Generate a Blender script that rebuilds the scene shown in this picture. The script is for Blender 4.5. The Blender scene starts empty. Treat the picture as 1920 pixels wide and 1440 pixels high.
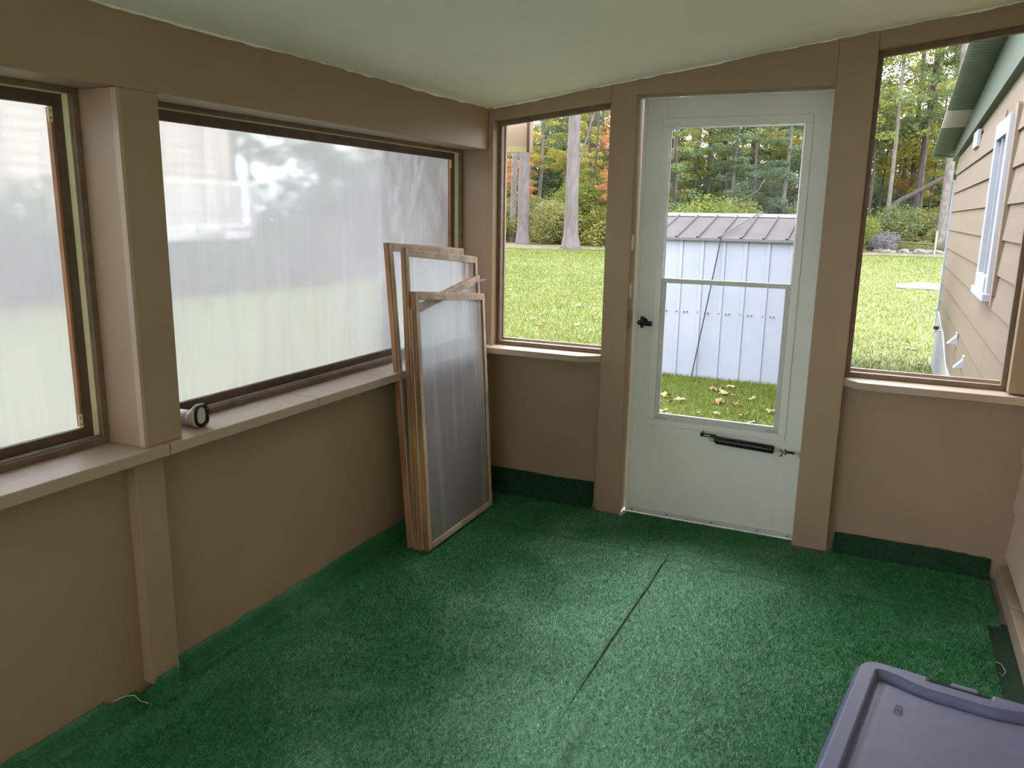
import bpy, bmesh, math, random
from mathutils import Vector, Matrix, noise

random.seed(7)
scene = bpy.context.scene
COL = scene.collection

# ------------------------------------------------------------------ camera
cam_d = bpy.data.cameras.new('camera')
cam = bpy.data.objects.new('camera', cam_d)
COL.objects.link(cam)
cam_d.sensor_width = 36.0
cam_d.lens = 1494.7 / 1920 * 36.0
cam_d.clip_start = 0.05
cam_d.clip_end = 400
_r = Vector((0.90457041, 0.42600978, 0.01637224))
_u = Vector((-0.10390472, 0.18305612, 0.97759617))
_b = Vector((0.41346848, -0.88600572, 0.20985158))
CAMPOS = Vector((1.86551169, -3.67701075, 1.49171507))
M = Matrix.Identity(4)
for i in range(3):
    M[i][0], M[i][1], M[i][2], M[i][3] = _r[i], _u[i], _b[i], CAMPOS[i]
cam.matrix_world = M
scene.camera = cam

# ------------------------------------------------------------------ world, exposure
world = bpy.data.worlds.new('overcast_sky')
scene.world = world
world.use_nodes = True
wn = world.node_tree.nodes
wl = world.node_tree.links
bg = wn['Background']
tc = wn.new('ShaderNodeTexCoord')
sep = wn.new('ShaderNodeSeparateXYZ')
wl.new(tc.outputs['Generated'], sep.inputs[0])
rampw = wn.new('ShaderNodeValToRGB')
rampw.color_ramp.elements[0].position = 0.0
rampw.color_ramp.elements[0].color = (0.78, 0.785, 0.80, 1)
rampw.color_ramp.elements[1].position = 1.0
rampw.color_ramp.elements[1].color = (1.12, 1.12, 1.14, 1)
wl.new(sep.outputs['Z'], rampw.inputs[0])
wl.new(rampw.outputs[0], bg.inputs['Color'])
bg.inputs['Strength'].default_value = 1.0

scene.view_settings.view_transform = 'Standard'
scene.view_settings.look = 'None'
scene.view_settings.gamma = 1.0
scene.view_settings.use_curve_mapping = False
scene.view_settings.exposure = 3.48

# ------------------------------------------------------------------ materials
MATS = {}


def new_mat(name):
    m = bpy.data.materials.new(name)
    m.use_nodes = True
    MATS[name] = m
    nt = m.node_tree
    return m, nt, nt.nodes['Principled BSDF'], nt.links


def mat(name, c1, c2=None, scale=8.0, rough=0.6, bump=0.0, bscale=60.0, stretch=(1, 1, 1), spec=0.4, metal=0.0, lo=0.35, hi=0.65, detail=4):
    m, nt, p, ln = new_mat(name)
    N = nt.nodes
    t = N.new('ShaderNodeTexCoord')
    mp = N.new('ShaderNodeMapping')
    mp.inputs['Scale'].default_value = stretch
    ln.new(t.outputs['Object'], mp.inputs[0])
    if c2 is None:
        c2 = tuple(c * 0.86 for c in c1)
    nz = N.new('ShaderNodeTexNoise')
    nz.inputs['Scale'].default_value = scale
    nz.inputs['Detail'].default_value = detail
    ln.new(mp.outputs[0], nz.inputs['Vector'])
    r = N.new('ShaderNodeValToRGB')
    r.color_ramp.elements[0].position = lo
    r.color_ramp.elements[1].position = hi
    r.color_ramp.elements[0].color = (*c2, 1)
    r.color_ramp.elements[1].color = (*c1, 1)
    ln.new(nz.outputs['Fac'], r.inputs[0])
    ln.new(r.outputs[0], p.inputs['Base Color'])
    p.inputs['Roughness'].default_value = rough
    p.inputs['Specular IOR Level'].default_value = spec
    p.inputs['Metallic'].default_value = metal
    if bump > 0:
        n2 = N.new('ShaderNodeTexNoise')
        n2.inputs['Scale'].default_value = bscale
        n2.inputs['Detail'].default_value = 3
        ln.new(mp.outputs[0], n2.inputs['Vector'])
        b = N.new('ShaderNodeBump')
        b.inputs['Strength'].default_value = bump
        b.inputs['Distance'].default_value = 0.01
        ln.new(n2.outputs['Fac'], b.inputs['Height'])
        ln.new(b.outputs[0], p.inputs['Normal'])
    return m


TAN = (0.34, 0.243, 0.158)
mat('tan_paint', TAN, (0.315, 0.225, 0.146), 3.0, 0.5, 0.06, 90)
mat('tan_trim', (0.42, 0.325, 0.25), (0.385, 0.295, 0.225), 6.0, 0.42, 0.05, 60)
mat('stop_brown', (0.20, 0.145, 0.095), (0.15, 0.105, 0.07), 20.0, 0.55, 0.1, 80)
mat('dark_brown_wood', (0.14, 0.088, 0.068), (0.085, 0.055, 0.042), 14.0, 0.55, 0.15, 70, (1, 1, 1))
mat('orange_wood', (0.40, 0.20, 0.085), (0.22, 0.105, 0.045), 18.0, 0.6, 0.2, 60, (1, 1, 0.15))
mat('weathered_wood', (0.56, 0.45, 0.365), (0.36, 0.27, 0.21), 16.0, 0.65, 0.25, 60, (1, 0.6, 0.3))
mat('raw_wood_edge', (0.42, 0.235, 0.105), (0.20, 0.11, 0.055), 22.0, 0.7, 0.3, 60, (1, 1, 0.12))
mat('cream_strip', (0.78, 0.74, 0.48), (0.68, 0.64, 0.38), 10.0, 0.5)
mat('brass', (0.85, 0.76, 0.46), (0.76, 0.67, 0.38), 30.0, 0.45)
mat('ceiling_paint', (0.88, 0.87, 0.82), (0.85, 0.84, 0.79), 2.0, 0.7, 0.03, 40)
mat('door_white', (0.74, 0.76, 0.72), (0.68, 0.70, 0.655), 3.0, 0.42, 0.02, 30)
mat('door_sash', (0.60, 0.61, 0.60), (0.53, 0.54, 0.53), 8.0, 0.35)
mat('aluminium', (0.55, 0.55, 0.56), (0.45, 0.45, 0.46), 20.0, 0.35, metal=0.8)
mat('black_metal', (0.012, 0.012, 0.018), (0.008, 0.008, 0.012), 20.0, 0.22)
mat('black_plastic', (0.018, 0.017, 0.018), (0.012, 0.012, 0.012), 20.0, 0.5)
mat('steel', (0.5, 0.5, 0.5), (0.4, 0.4, 0.4), 20.0, 0.3, metal=0.9)
mat('white_plastic', (0.80, 0.79, 0.77), (0.74, 0.73, 0.71), 10.0, 0.3)
mat('bin_grey', (0.112, 0.12, 0.215), (0.104, 0.112, 0.20), 30.0, 0.45, 0.04, 300, spec=0.22)
mat('bin_body', (0.1558, 0.1599, 0.2173), (0.1435, 0.1476, 0.2009), 30.0, 0.4)
mat('siding_paint', (0.1184, 0.08984, 0.06372), (0.1093, 0.08313, 0.0589), 4.0, 0.6, 0.12, 25, (0.3, 0.08, 1))  # outdoor copy of the siding paint, darkened against the bright outside light
mat('siding_inside', (0.60, 0.47, 0.34), (0.56, 0.44, 0.32), 4.0, 0.6, 0.12, 25, (0.3, 0.08, 1))  # same siding paint, lightened to make up for the dim porch light
mat('house_white', (0.232, 0.2514, 0.3017), (0.2127, 0.232, 0.2783), 8.0, 0.5)
mat('foundation', (0.225, 0.243, 0.2475), (0.189, 0.207, 0.2115), 10.0, 0.85, 0.3, 30)
mat('green_beam', (0.048, 0.072, 0.0544), (0.036, 0.0576, 0.0416), 9.0, 0.6)
mat('green_sheet', (0.0765, 0.1035, 0.0792), (0.0585, 0.0828, 0.063), 6.0, 0.5)
mat('white_sheet', (0.36, 0.333, 0.297), (0.324, 0.3015, 0.2655), 6.0, 0.5)
mat('dark_glass', (0.05, 0.06, 0.08), (0.04, 0.05, 0.07), 4.0, 0.08)
mat('shed_wall', (0.2056, 0.2173, 0.2716), (0.1901, 0.2018, 0.2541), 2.2, 0.5, 0.05, 6)
mat('shed_roof', (0.06131, 0.05435, 0.05853), (0.05225, 0.04669, 0.05016), 3.0, 0.85, spec=0.05)
mat('shed_ridge', (0.10, 0.096, 0.10), None, 3.0, 0.8, spec=0.1)
mat('eave_paint', (0.64, 0.53, 0.44), None, 4.0, 0.6)
mat('dark_cord', (0.03, 0.03, 0.035), None, 10.0, 0.7)
mat('lawn_soil', (0.060, 0.072, 0.011), (0.046, 0.060, 0.008), 1.3, 0.9, 0.5, 22, detail=8)
mat('needle_litter', (0.085, 0.072, 0.040), (0.050, 0.056, 0.020), 1.5, 0.95, 0.4, 20, detail=8)
mat('pine_bark', (0.0945, 0.08467, 0.08694), (0.06426, 0.0567, 0.0567), 5.0, 0.9, 0.7, 14, (1, 1, 0.35))
mat('dark_bark', (0.055, 0.047, 0.04), (0.033, 0.028, 0.024), 5.0, 0.9, 0.6, 14, (1, 1, 0.3))
mat('pale_bark', (0.1134, 0.1058, 0.09828), (0.06804, 0.06199, 0.0567), 5.0, 0.9, 0.4, 14, (1, 1, 0.6))
mat('grey_rock', (0.09828, 0.0945, 0.09072), (0.0567, 0.05443, 0.05141), 4.0, 0.9, 0.6, 10)
mat('pale_sheet', (0.108, 0.0945, 0.09), (0.0855, 0.0765, 0.072), 4.0, 0.7)
mat('post_wood', (0.22, 0.20, 0.16), None, 10.0, 0.8)
mat('neighbour_siding', (0.336, 0.288, 0.224), (0.312, 0.264, 0.208), 3.0, 0.6)
mat('neighbour_white', (0.52, 0.50, 0.47), None, 3.0, 0.5)
mat('neighbour_dark', (0.07, 0.075, 0.09), None, 3.0, 0.8)
mat('thread', (0.45, 0.48, 0.36), None, 40.0, 0.6)
mat('screw_dark', (0.05, 0.04, 0.035), None, 40.0, 0.5)
mat('fallen_leaf_brown', (0.17, 0.095, 0.05), (0.11, 0.055, 0.028), 20.0, 0.8)
mat('fallen_leaf_pale', (0.23, 0.175, 0.11), (0.17, 0.115, 0.06), 20.0, 0.8)
mat('concrete', (0.22, 0.22, 0.2), None, 6.0, 0.9)
mat('old_carpet', (0.012, 0.055, 0.022), (0.006, 0.03, 0.013), 60.0, 0.8, 0.6, 400)
mat('carpet_dark', (0.010, 0.062, 0.026), (0.006, 0.036, 0.015), 60.0, 0.9, 0.6, 300)  # darker green used on the end-wall upturns


def turf_mat(name, base, dark, worn, glint=False):  # worn: colour of the worn blotches and of the painted sheen band
    m, nt, p, ln = new_mat(name)
    N = nt.nodes
    t = N.new('ShaderNodeTexCoord')
    n1 = N.new('ShaderNodeTexNoise'); n1.inputs['Scale'].default_value = 260; n1.inputs['Detail'].default_value = 2
    ln.new(t.outputs['Object'], n1.inputs['Vector'])
    r1 = N.new('ShaderNodeValToRGB')
    r1.color_ramp.elements[0].position = 0.3; r1.color_ramp.elements[1].position = 0.7
    r1.color_ramp.elements[0].color = (*dark, 1); r1.color_ramp.elements[1].color = (*base, 1)
    ln.new(n1.outputs['Fac'], r1.inputs[0])
    # faded, worn blotches with a shape of their own
    n2 = N.new('ShaderNodeTexNoise'); n2.inputs['Scale'].default_value = 2.3; n2.inputs['Detail'].default_value = 5
    ln.new(t.outputs['Object'], n2.inputs['Vector'])
    r2 = N.new('ShaderNodeValToRGB')
    r2.color_ramp.elements[0].position = 0.47; r2.color_ramp.elements[1].position = 0.72
    ln.new(n2.outputs['Fac'], r2.inputs[0])
    n3 = N.new('ShaderNodeTexNoise'); n3.inputs['Scale'].default_value = 190; n3.inputs['Detail'].default_value = 1
    ln.new(t.outputs['Object'], n3.inputs['Vector'])
    mu = N.new('ShaderNodeMath'); mu.operation = 'MULTIPLY'
    ln.new(r2.outputs[0], mu.inputs[0]); ln.new(n3.outputs['Fac'], mu.inputs[1])
    # pale middle band from the door: painted sheen of door light plus dusty wear
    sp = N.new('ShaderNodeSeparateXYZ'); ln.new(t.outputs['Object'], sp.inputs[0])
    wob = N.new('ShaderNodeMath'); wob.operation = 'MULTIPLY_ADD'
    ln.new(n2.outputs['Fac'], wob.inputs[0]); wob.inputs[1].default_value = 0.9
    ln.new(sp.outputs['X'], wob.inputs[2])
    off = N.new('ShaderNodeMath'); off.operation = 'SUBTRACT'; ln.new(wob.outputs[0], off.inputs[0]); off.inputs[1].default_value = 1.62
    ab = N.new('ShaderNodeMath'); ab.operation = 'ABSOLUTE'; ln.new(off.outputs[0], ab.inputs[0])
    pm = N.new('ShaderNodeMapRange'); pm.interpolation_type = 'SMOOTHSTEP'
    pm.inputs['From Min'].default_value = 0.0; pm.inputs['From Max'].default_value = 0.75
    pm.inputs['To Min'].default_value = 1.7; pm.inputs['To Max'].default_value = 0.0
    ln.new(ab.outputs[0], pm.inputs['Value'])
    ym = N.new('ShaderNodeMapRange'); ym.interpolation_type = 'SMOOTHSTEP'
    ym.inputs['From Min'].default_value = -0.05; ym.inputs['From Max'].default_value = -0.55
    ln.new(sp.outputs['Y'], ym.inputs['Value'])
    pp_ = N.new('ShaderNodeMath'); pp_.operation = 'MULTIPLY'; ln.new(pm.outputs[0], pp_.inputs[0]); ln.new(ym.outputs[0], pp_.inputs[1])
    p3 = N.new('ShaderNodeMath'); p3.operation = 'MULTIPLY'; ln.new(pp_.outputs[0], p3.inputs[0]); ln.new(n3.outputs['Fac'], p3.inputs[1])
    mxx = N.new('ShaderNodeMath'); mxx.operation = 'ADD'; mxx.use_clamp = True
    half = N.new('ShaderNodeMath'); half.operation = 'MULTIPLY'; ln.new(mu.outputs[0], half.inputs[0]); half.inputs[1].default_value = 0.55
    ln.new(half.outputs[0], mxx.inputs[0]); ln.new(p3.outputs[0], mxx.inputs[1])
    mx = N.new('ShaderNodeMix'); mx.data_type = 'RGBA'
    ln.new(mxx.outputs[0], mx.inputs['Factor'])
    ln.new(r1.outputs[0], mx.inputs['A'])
    mx.inputs['B'].default_value = (*worn, 1)  # worn colour, shared by the painted sheen band
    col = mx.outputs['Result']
    if glint:      # single fibres differ: some dark, a few painted pale as glints
        ge = N.new('ShaderNodeNewGeometry')
        rr = N.new('ShaderNodeValToRGB')
        rr.color_ramp.elements[0].position = 0.0; rr.color_ramp.elements[0].color = (0.45, 0.45, 0.45, 1)
        rr.color_ramp.elements[1].position = 0.95; rr.color_ramp.elements[1].color = (1.25, 1.25, 1.25, 1)
        e = rr.color_ramp.elements.new(0.965); e.color = (2.6, 2.2, 2.8, 1)
        ln.new(ge.outputs['Random Per Island'], rr.inputs[0])
        m3 = N.new('ShaderNodeMix'); m3.data_type = 'RGBA'; m3.blend_type = 'MULTIPLY'
        m3.inputs['Factor'].default_value = 1.0
        ln.new(col, m3.inputs['A']); ln.new(rr.outputs[0], m3.inputs['B'])
        col = m3.outputs['Result']
    ln.new(col, p.inputs['Base Color'])
    p.inputs['Roughness'].default_value = 0.38
    p.inputs['Specular IOR Level'].default_value = 0.35
    p.inputs['Sheen Weight'].default_value = 0.15
    p.inputs['Sheen Roughness'].default_value = 0.4
    p.inputs['Sheen Tint'].default_value = (0.35, 1.0, 0.55, 1)
    b = N.new('ShaderNodeBump'); b.inputs['Strength'].default_value = 0.9; b.inputs['Distance'].default_value = 0.006
    ln.new(n1.outputs['Fac'], b.inputs['Height'])
    ln.new(b.outputs[0], p.inputs['Normal'])
    return m


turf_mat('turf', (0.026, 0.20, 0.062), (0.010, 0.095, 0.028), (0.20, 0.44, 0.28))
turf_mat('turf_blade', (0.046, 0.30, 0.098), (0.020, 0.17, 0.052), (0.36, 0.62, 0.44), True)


def film_mat(name, haze, tint, rough, streak, body=0.55):
    """Translucent polythene: part scattered, part blurred see-through."""
    m, nt, p, ln = new_mat(name)
    N = nt.nodes
    N.remove(p)
    out = N['Material Output']
    t = N.new('ShaderNodeTexCoord')
    mp = N.new('ShaderNodeMapping'); mp.inputs['Scale'].default_value = (1, 7, 0.35)
    ln.new(t.outputs['Object'], mp.inputs[0])
    nz = N.new('ShaderNodeTexNoise'); nz.inputs['Scale'].default_value = 2.2; nz.inputs['Detail'].default_value = 4
    ln.new(mp.outputs[0], nz.inputs['Vector'])
    mr = N.new('ShaderNodeMapRange')
    mr.inputs['From Min'].default_value = 0.5; mr.inputs['From Max'].default_value = 0.72
    mr.inputs['To Min'].default_value = haze - streak; mr.inputs['To Max'].default_value = haze + streak
    ln.new(nz.outputs['Fac'], mr.inputs['Value'])
    tr = N.new('ShaderNodeBsdfTranslucent'); tr.inputs['Color'].default_value = (*tint, 1)
    df = N.new('ShaderNodeBsdfDiffuse'); df.inputs['Color'].default_value = (*tint, 1)
    m0 = N.new('ShaderNodeMixShader'); m0.inputs[0].default_value = 1 - body
    ln.new(tr.outputs[0], m0.inputs[1]); ln.new(df.outputs[0], m0.inputs[2])
    rf = N.new('ShaderNodeBsdfRefraction'); rf.inputs['IOR'].default_value = 1.12
    rf.inputs['Roughness'].default_value = rough
    rf.inputs['Color'].default_value = (0.93, 0.96, 0.98, 1)
    m1 = N.new('ShaderNodeMixShader')
    ln.new(mr.outputs[0], m1.inputs[0]); ln.new(rf.outputs[0], m1.inputs[1]); ln.new(m0.outputs[0], m1.inputs[2])
    gl = N.new('ShaderNodeBsdfGlossy'); gl.inputs['Roughness'].default_value = 0.18
    fr = N.new('ShaderNodeFresnel'); fr.inputs['IOR'].default_value = 1.35
    n2 = N.new('ShaderNodeTexNoise'); n2.inputs['Scale'].default_value = 9; n2.inputs['Detail'].default_value = 3
    ln.new(t.outputs['Object'], n2.inputs['Vector'])
    b = N.new('ShaderNodeBump'); b.inputs['Strength'].default_value = 0.25; b.inputs['Distance'].default_value = 0.01
    ln.new(n2.outputs['Fac'], b.inputs['Height'])
    ln.new(b.outputs[0], gl.inputs['Normal'])
    m2 = N.new('ShaderNodeMixShader')
    ln.new(fr.outputs[0], m2.inputs[0]); ln.new(m1.outputs[0], m2.inputs[1]); ln.new(gl.outputs[0], m2.inputs[2])
    ln.new(m2.outputs[0], out.inputs['Surface'])
    return m


film_mat('window_film', 0.50, (0.93, 0.92, 1.0), 0.12, 0.05, 0.15)
film_mat('loose_film', 0.42, (0.88, 0.86, 0.89), 0.26, 0.10, 0.45)


def glass_mat(name):
    m, nt, p, ln = new_mat(name)
    N = nt.nodes
    N.remove(p)
    out = N['Material Output']
    tr = N.new('ShaderNodeBsdfTransparent'); tr.inputs['Color'].default_value = (0.95, 0.97, 0.96, 1)
    gl = N.new('ShaderNodeBsdfGlossy'); gl.inputs['Roughness'].default_value = 0.02
    fr = N.new('ShaderNodeFresnel'); fr.inputs['IOR'].default_value = 1.1
    mx = N.new('ShaderNodeMixShader')
    ln.new(fr.outputs[0], mx.inputs[0]); ln.new(tr.outputs[0], mx.inputs[1]); ln.new(gl.outputs[0], mx.inputs[2])
    ln.new(mx.outputs[0], out.inputs['Surface'])
    return m


glass_mat('clear_glass')


def leaf_mat(name, a, b, c=None, scale=0.9):
    m, nt, p, ln = new_mat(name)
    N = nt.nodes
    out = N['Material Output']
    t = N.new('ShaderNodeTexCoord')
    nz = N.new('ShaderNodeTexNoise'); nz.inputs['Scale'].default_value = scale; nz.inputs['Detail'].default_value = 6
    nz.inputs['Roughness'].default_value = 0.7
    ln.new(t.outputs['Object'], nz.inputs['Vector'])
    r = N.new('ShaderNodeValToRGB')
    r.color_ramp.elements[0].position = 0.34; r.color_ramp.elements[1].position = 0.66
    r.color_ramp.elements[0].color = (*a, 1); r.color_ramp.elements[1].color = (*b, 1)
    if c:
        e = r.color_ramp.elements.new(0.5); e.color = (*c, 1)
    ln.new(nz.outputs['Fac'], r.inputs[0])
    ln.new(r.outputs[0], p.inputs['Base Color'])
    p.inputs['Roughness'].default_value = 0.8
    p.inputs['Specular IOR Level'].default_value = 0.06
    tr = N.new('ShaderNodeBsdfTranslucent')
    ln.new(r.outputs[0], tr.inputs['Color'])
    mx = N.new('ShaderNodeMixShader'); mx.inputs[0].default_value = 0.4
    ln.new(p.outputs[0], mx.inputs[1]); ln.new(tr.outputs[0], mx.inputs[2])
    ln.new(mx.outputs[0], out.inputs['Surface'])
    return m


leaf_mat('leaf_green', (0.06875, 0.1, 0.0425), (0.175, 0.2063, 0.0875))
leaf_mat('leaf_dark', (0.05, 0.075, 0.0475), (0.1125, 0.1438, 0.085))
leaf_mat('leaf_yellow', (0.13, 0.145, 0.04), (0.32, 0.24, 0.05), (0.22, 0.21, 0.045))
leaf_mat('leaf_red', (0.22, 0.10, 0.055), (0.36, 0.12, 0.075), (0.32, 0.15, 0.075))
leaf_mat('leaf_orange', (0.20, 0.13, 0.045), (0.30, 0.18, 0.055))
leaf_mat('leaf_lime', (0.075, 0.10, 0.025), (0.175, 0.185, 0.05))
leaf_mat('leaf_aster', (0.1176, 0.1176, 0.1386), (0.1764, 0.1596, 0.2016))
leaf_mat('leaf_weed', (0.1063, 0.125, 0.04375), (0.2375, 0.2188, 0.09375))
leaf_mat('lawn_blade', (0.066, 0.100, 0.013), (0.130, 0.148, 0.026), scale=0.5)


# ------------------------------------------------------------------ mesh helpers
class MB:
    def __init__(s):
        s.v = []
        s.f = []

    def add(s, vs, fs):
        n = len(s.v)
        s.v += [tuple(v) for v in vs]
        s.f += [tuple(i + n for i in f) for f in fs]
        return s

    def box(s, x0, x1, y0, y1, z0, z1, mtx=None):
        vs = [Vector((x, y, z)) for x in (x0, x1) for y in (y0, y1) for z in (z0, z1)]
        if mtx is not None:
            vs = [mtx @ v for v in vs]
        fs = [(0, 1, 3, 2), (4, 6, 7, 5), (0, 4, 5, 1), (2, 3, 7, 6), (0, 2, 6, 4), (1, 5, 7, 3)]
        return s.add(vs, fs)

    def prism(s, poly, h0, h1, axis='z', mtx=None):
        """extrude a 2-D polygon between h0 and h1 along an axis"""
        def P(a, b, h):
            v = {'z': (a, b, h), 'y': (a, h, b), 'x': (h, a, b)}[axis]
            v = Vector(v)
            return mtx @ v if mtx is not None else v
        n = len(poly)
        vs = [P(a, b, h0) for a, b in poly] + [P(a, b, h1) for a, b in poly]
        fs = [tuple(range(n - 1, -1, -1)), tuple(range(n, 2 * n))]
        fs += [(i, (i + 1) % n, n + (i + 1) % n, n + i) for i in range(n)]
        return s.add(vs, fs)

    def tube(s, pts, rad, n=10, caps=True):
        pts = [Vector(p) for p in pts]
        if not isinstance(rad, (list, tuple)):
            rad = [rad] * len(pts)
        rings = []
        base = len(s.v)
        up = Vector((0, 0, 1))
        for i, p in enumerate(pts):
            a = pts[max(0, i - 1)]
            b = pts[min(len(pts) - 1, i + 1)]
            d = (b - a).normalized()
            if abs(d.dot(up)) > 0.95:
                e1 = d.cross(Vector((0, 1, 0))).normalized()
            else:
                e1 = d.cross(up).normalized()
            e2 = d.cross(e1)
            for k in range(n):
                t = 2 * math.pi * k / n
                s.v.append(tuple(p + (e1 * math.cos(t) + e2 * math.sin(t)) * rad[i]))
        for i in range(len(pts) - 1):
            for k in range(n):
                a = base + i * n + k
                b = base + i * n + (k + 1) % n
                s.f.append((a, b, b + n, a + n))
        if caps:
            s.f.append(tuple(base + k for k in range(n - 1, -1, -1)))
            e = base + (len(pts) - 1) * n
            s.f.append(tuple(e + k for k in range(n)))
        return s

    def build(s, name, mt, parent=None, smooth=False, bevel=0.0):
        me = bpy.data.meshes.new(name)
        me.from_pydata(s.v, [], s.f)
        bm = bmesh.new(); bm.from_mesh(me)
        bmesh.ops.recalc_face_normals(bm, faces=bm.faces)
        bm.to_mesh(me); bm.free()
        me.materials.append(MATS[mt] if isinstance(mt, str) else mt)
        if smooth:
            for p in me.polygons:
                p.use_smooth = True
        o = bpy.data.objects.new(name, me)
        COL.objects.link(o)
        if parent is not None:
            o.parent = parent
            o.matrix_parent_inverse = parent.matrix_basis.inverted()
        if bevel > 0:
            b = o.modifiers.new('edge', 'BEVEL')
            b.width = bevel
            b.segments = 2
            b.limit_method = 'ANGLE'
        return o


def raw(name, vs, fs, mt, parent=None, smooth=False):
    me = bpy.data.meshes.new(name)
    me.from_pydata(vs, [], fs)
    me.materials.append(MATS[mt])
    if smooth:
        me.polygons.foreach_set('use_smooth', [True] * len(me.polygons))
    o = bpy.data.objects.new(name, me)
    COL.objects.link(o)
    if parent is not None:
        o.parent = parent
        o.matrix_parent_inverse = parent.matrix_basis.inverted()
    return o


def empty(name, loc=(0, 0, 0)):
    o = bpy.data.objects.new(name, None)
    o.empty_display_size = 0.1
    COL.objects.link(o)
    o.location = loc
    return o


def tag(o, label, cat, group=None, kind=None):
    o['label'] = label
    o['category'] = cat
    if group:
        o['group'] = group
    if kind:
        o['kind'] = kind
    return o


def box(name, x0, x1, y0, y1, z0, z1, mt, parent=None, bevel=0.0, mtx=None):
    return MB().box(x0, x1, y0, y1, z0, z1, mtx).build(name, mt, parent, bevel=bevel)


def link_copy(o, parent=None):
    c = o.copy()
    COL.objects.link(c)
    c.parent = parent
    return c


# ------------------------------------------------------------------ dimensions
YB = -5.8           # unseen back wall of the porch
XW = 2.44           # house wall inside the porch
XH = 2.47           # house wall outside
ZG = -0.30          # lawn level
ZS = 0.817          # sill top


def zc(x):          # sloping ceiling
    return 1.992 + 0.1345 * x


# ------------------------------------------------------------------ floor
fl = MB().box(-0.24, 2.55, YB - 0.1, 0.16, -0.14, -0.012).build('floor', 'concrete')
tag(fl, 'low porch floor slab under the green carpet', 'floor', kind='structure')

# ------------------------------------------------------------------ ceiling
cl = MB().prism([(-0.25, zc(-0.25)), (XW + 0.1, zc(XW + 0.1)), (XW + 0.1, zc(XW + 0.1) + 0.12), (-0.25, zc(-0.25) + 0.12)], YB - 0.2, 0.22, 'y').build('ceiling', 'ceiling_paint')
tag(cl, 'plain off-white sloping porch ceiling with ragged painted edges', 'ceiling', kind='structure')
# ragged paint line where the ceiling paint laps on to the walls
vs, fs = [], []
n = 260
for i in range(n + 1):
    y = -4.2 + 4.19 * i / n
    d = 0.001 + 0.010 * max(0, noise.noise((y * 3.1, 0.3, 0)) + 0.25) + 0.006 * noise.noise((y * 17, 1.3, 0))
    vs += [(0.0025, y, zc(0) + 0.004), (0.0025, y, zc(0) - max(0.001, d))]
for i in range(n):
    fs.append((2 * i, 2 * i + 1, 2 * i + 3, 2 * i + 2))
raw('paint_edge', vs, fs, 'ceiling_paint', cl)
vs, fs = [], []
for i in range(n + 1):
    x = 0.0 + 2.4 * i / n
    d = 0.003 + 0.008 * max(0, noise.noise((x * 4.1, 7.3, 0)) + 0.2) + 0.004 * noise.noise((x * 23, 4.3, 0))
    vs += [(x, -0.0025, zc(x) + 0.004), (x, -0.0025, zc(x) - max(0.001, d))]
for i in range(n):
    fs.append((2 * i, 2 * i + 1, 2 * i + 3, 2 * i + 2))
raw('paint_edge', vs, fs, 'ceiling_paint', cl)

# ------------------------------------------------------------------ left wall (the long window wall)
XO = -0.215         # outer face of the framing
WL = empty('wall_left', (0, 0, 0))
tag(WL, 'long tan painted porch wall with two wide plastic covered windows', 'wall', kind='structure')
box('header', XO, 0, YB, 0.0, 1.797, zc(0) + 0.06, 'tan_paint', WL)
bays = [(-5.62, -4.70), (-4.56, -3.36), (-3.22, -2.142), (-2.009, 0.0)]  # the two unseen bays nearest the back are left open for added daylight
posts = [(-2.142, -2.009), (-3.36, -3.22), (-4.70, -4.56), (YB, -5.62)]
for a, b in posts:
    box('post', XO, 0, a, b, ZS if a > -3 else -0.012, 1.797, 'tan_paint', WL, 0.003)
    box('reveal_board', -0.02, 0.0005, a - 0.0012, a + 0.01, ZS + 0.002, 1.795, 'tan_trim', WL)
box('corner_post', XO, 0.0, 0.0, 0.13, 0.0, zc(0) + 0.02, 'tan_paint', WL, 0.002)
for a, b in ((-3.36, -2.0765), (-2.0735, -1.402), (-1.399, -0.001)):
    box('sill_board', XO, 0.022, a, b, ZS - 0.034, ZS, 'tan_trim', WL, 0.003)
box('lower_panel', -0.085, -0.062, -3.36, 0.06, -0.10, ZS - 0.034, 'tan_paint', WL)
for yc in (-2.115,):
    box('lower_stud', -0.062, -0.022, yc - 0.05, yc + 0.05, 0.075, ZS - 0.034, 'tan_paint', WL, 0.003)
# chipped outer sheathing
box('sheathing', XO - 0.012, XO, -3.36, 0.13, ZG, ZS - 0.034, 'tan_paint', WL)


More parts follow.
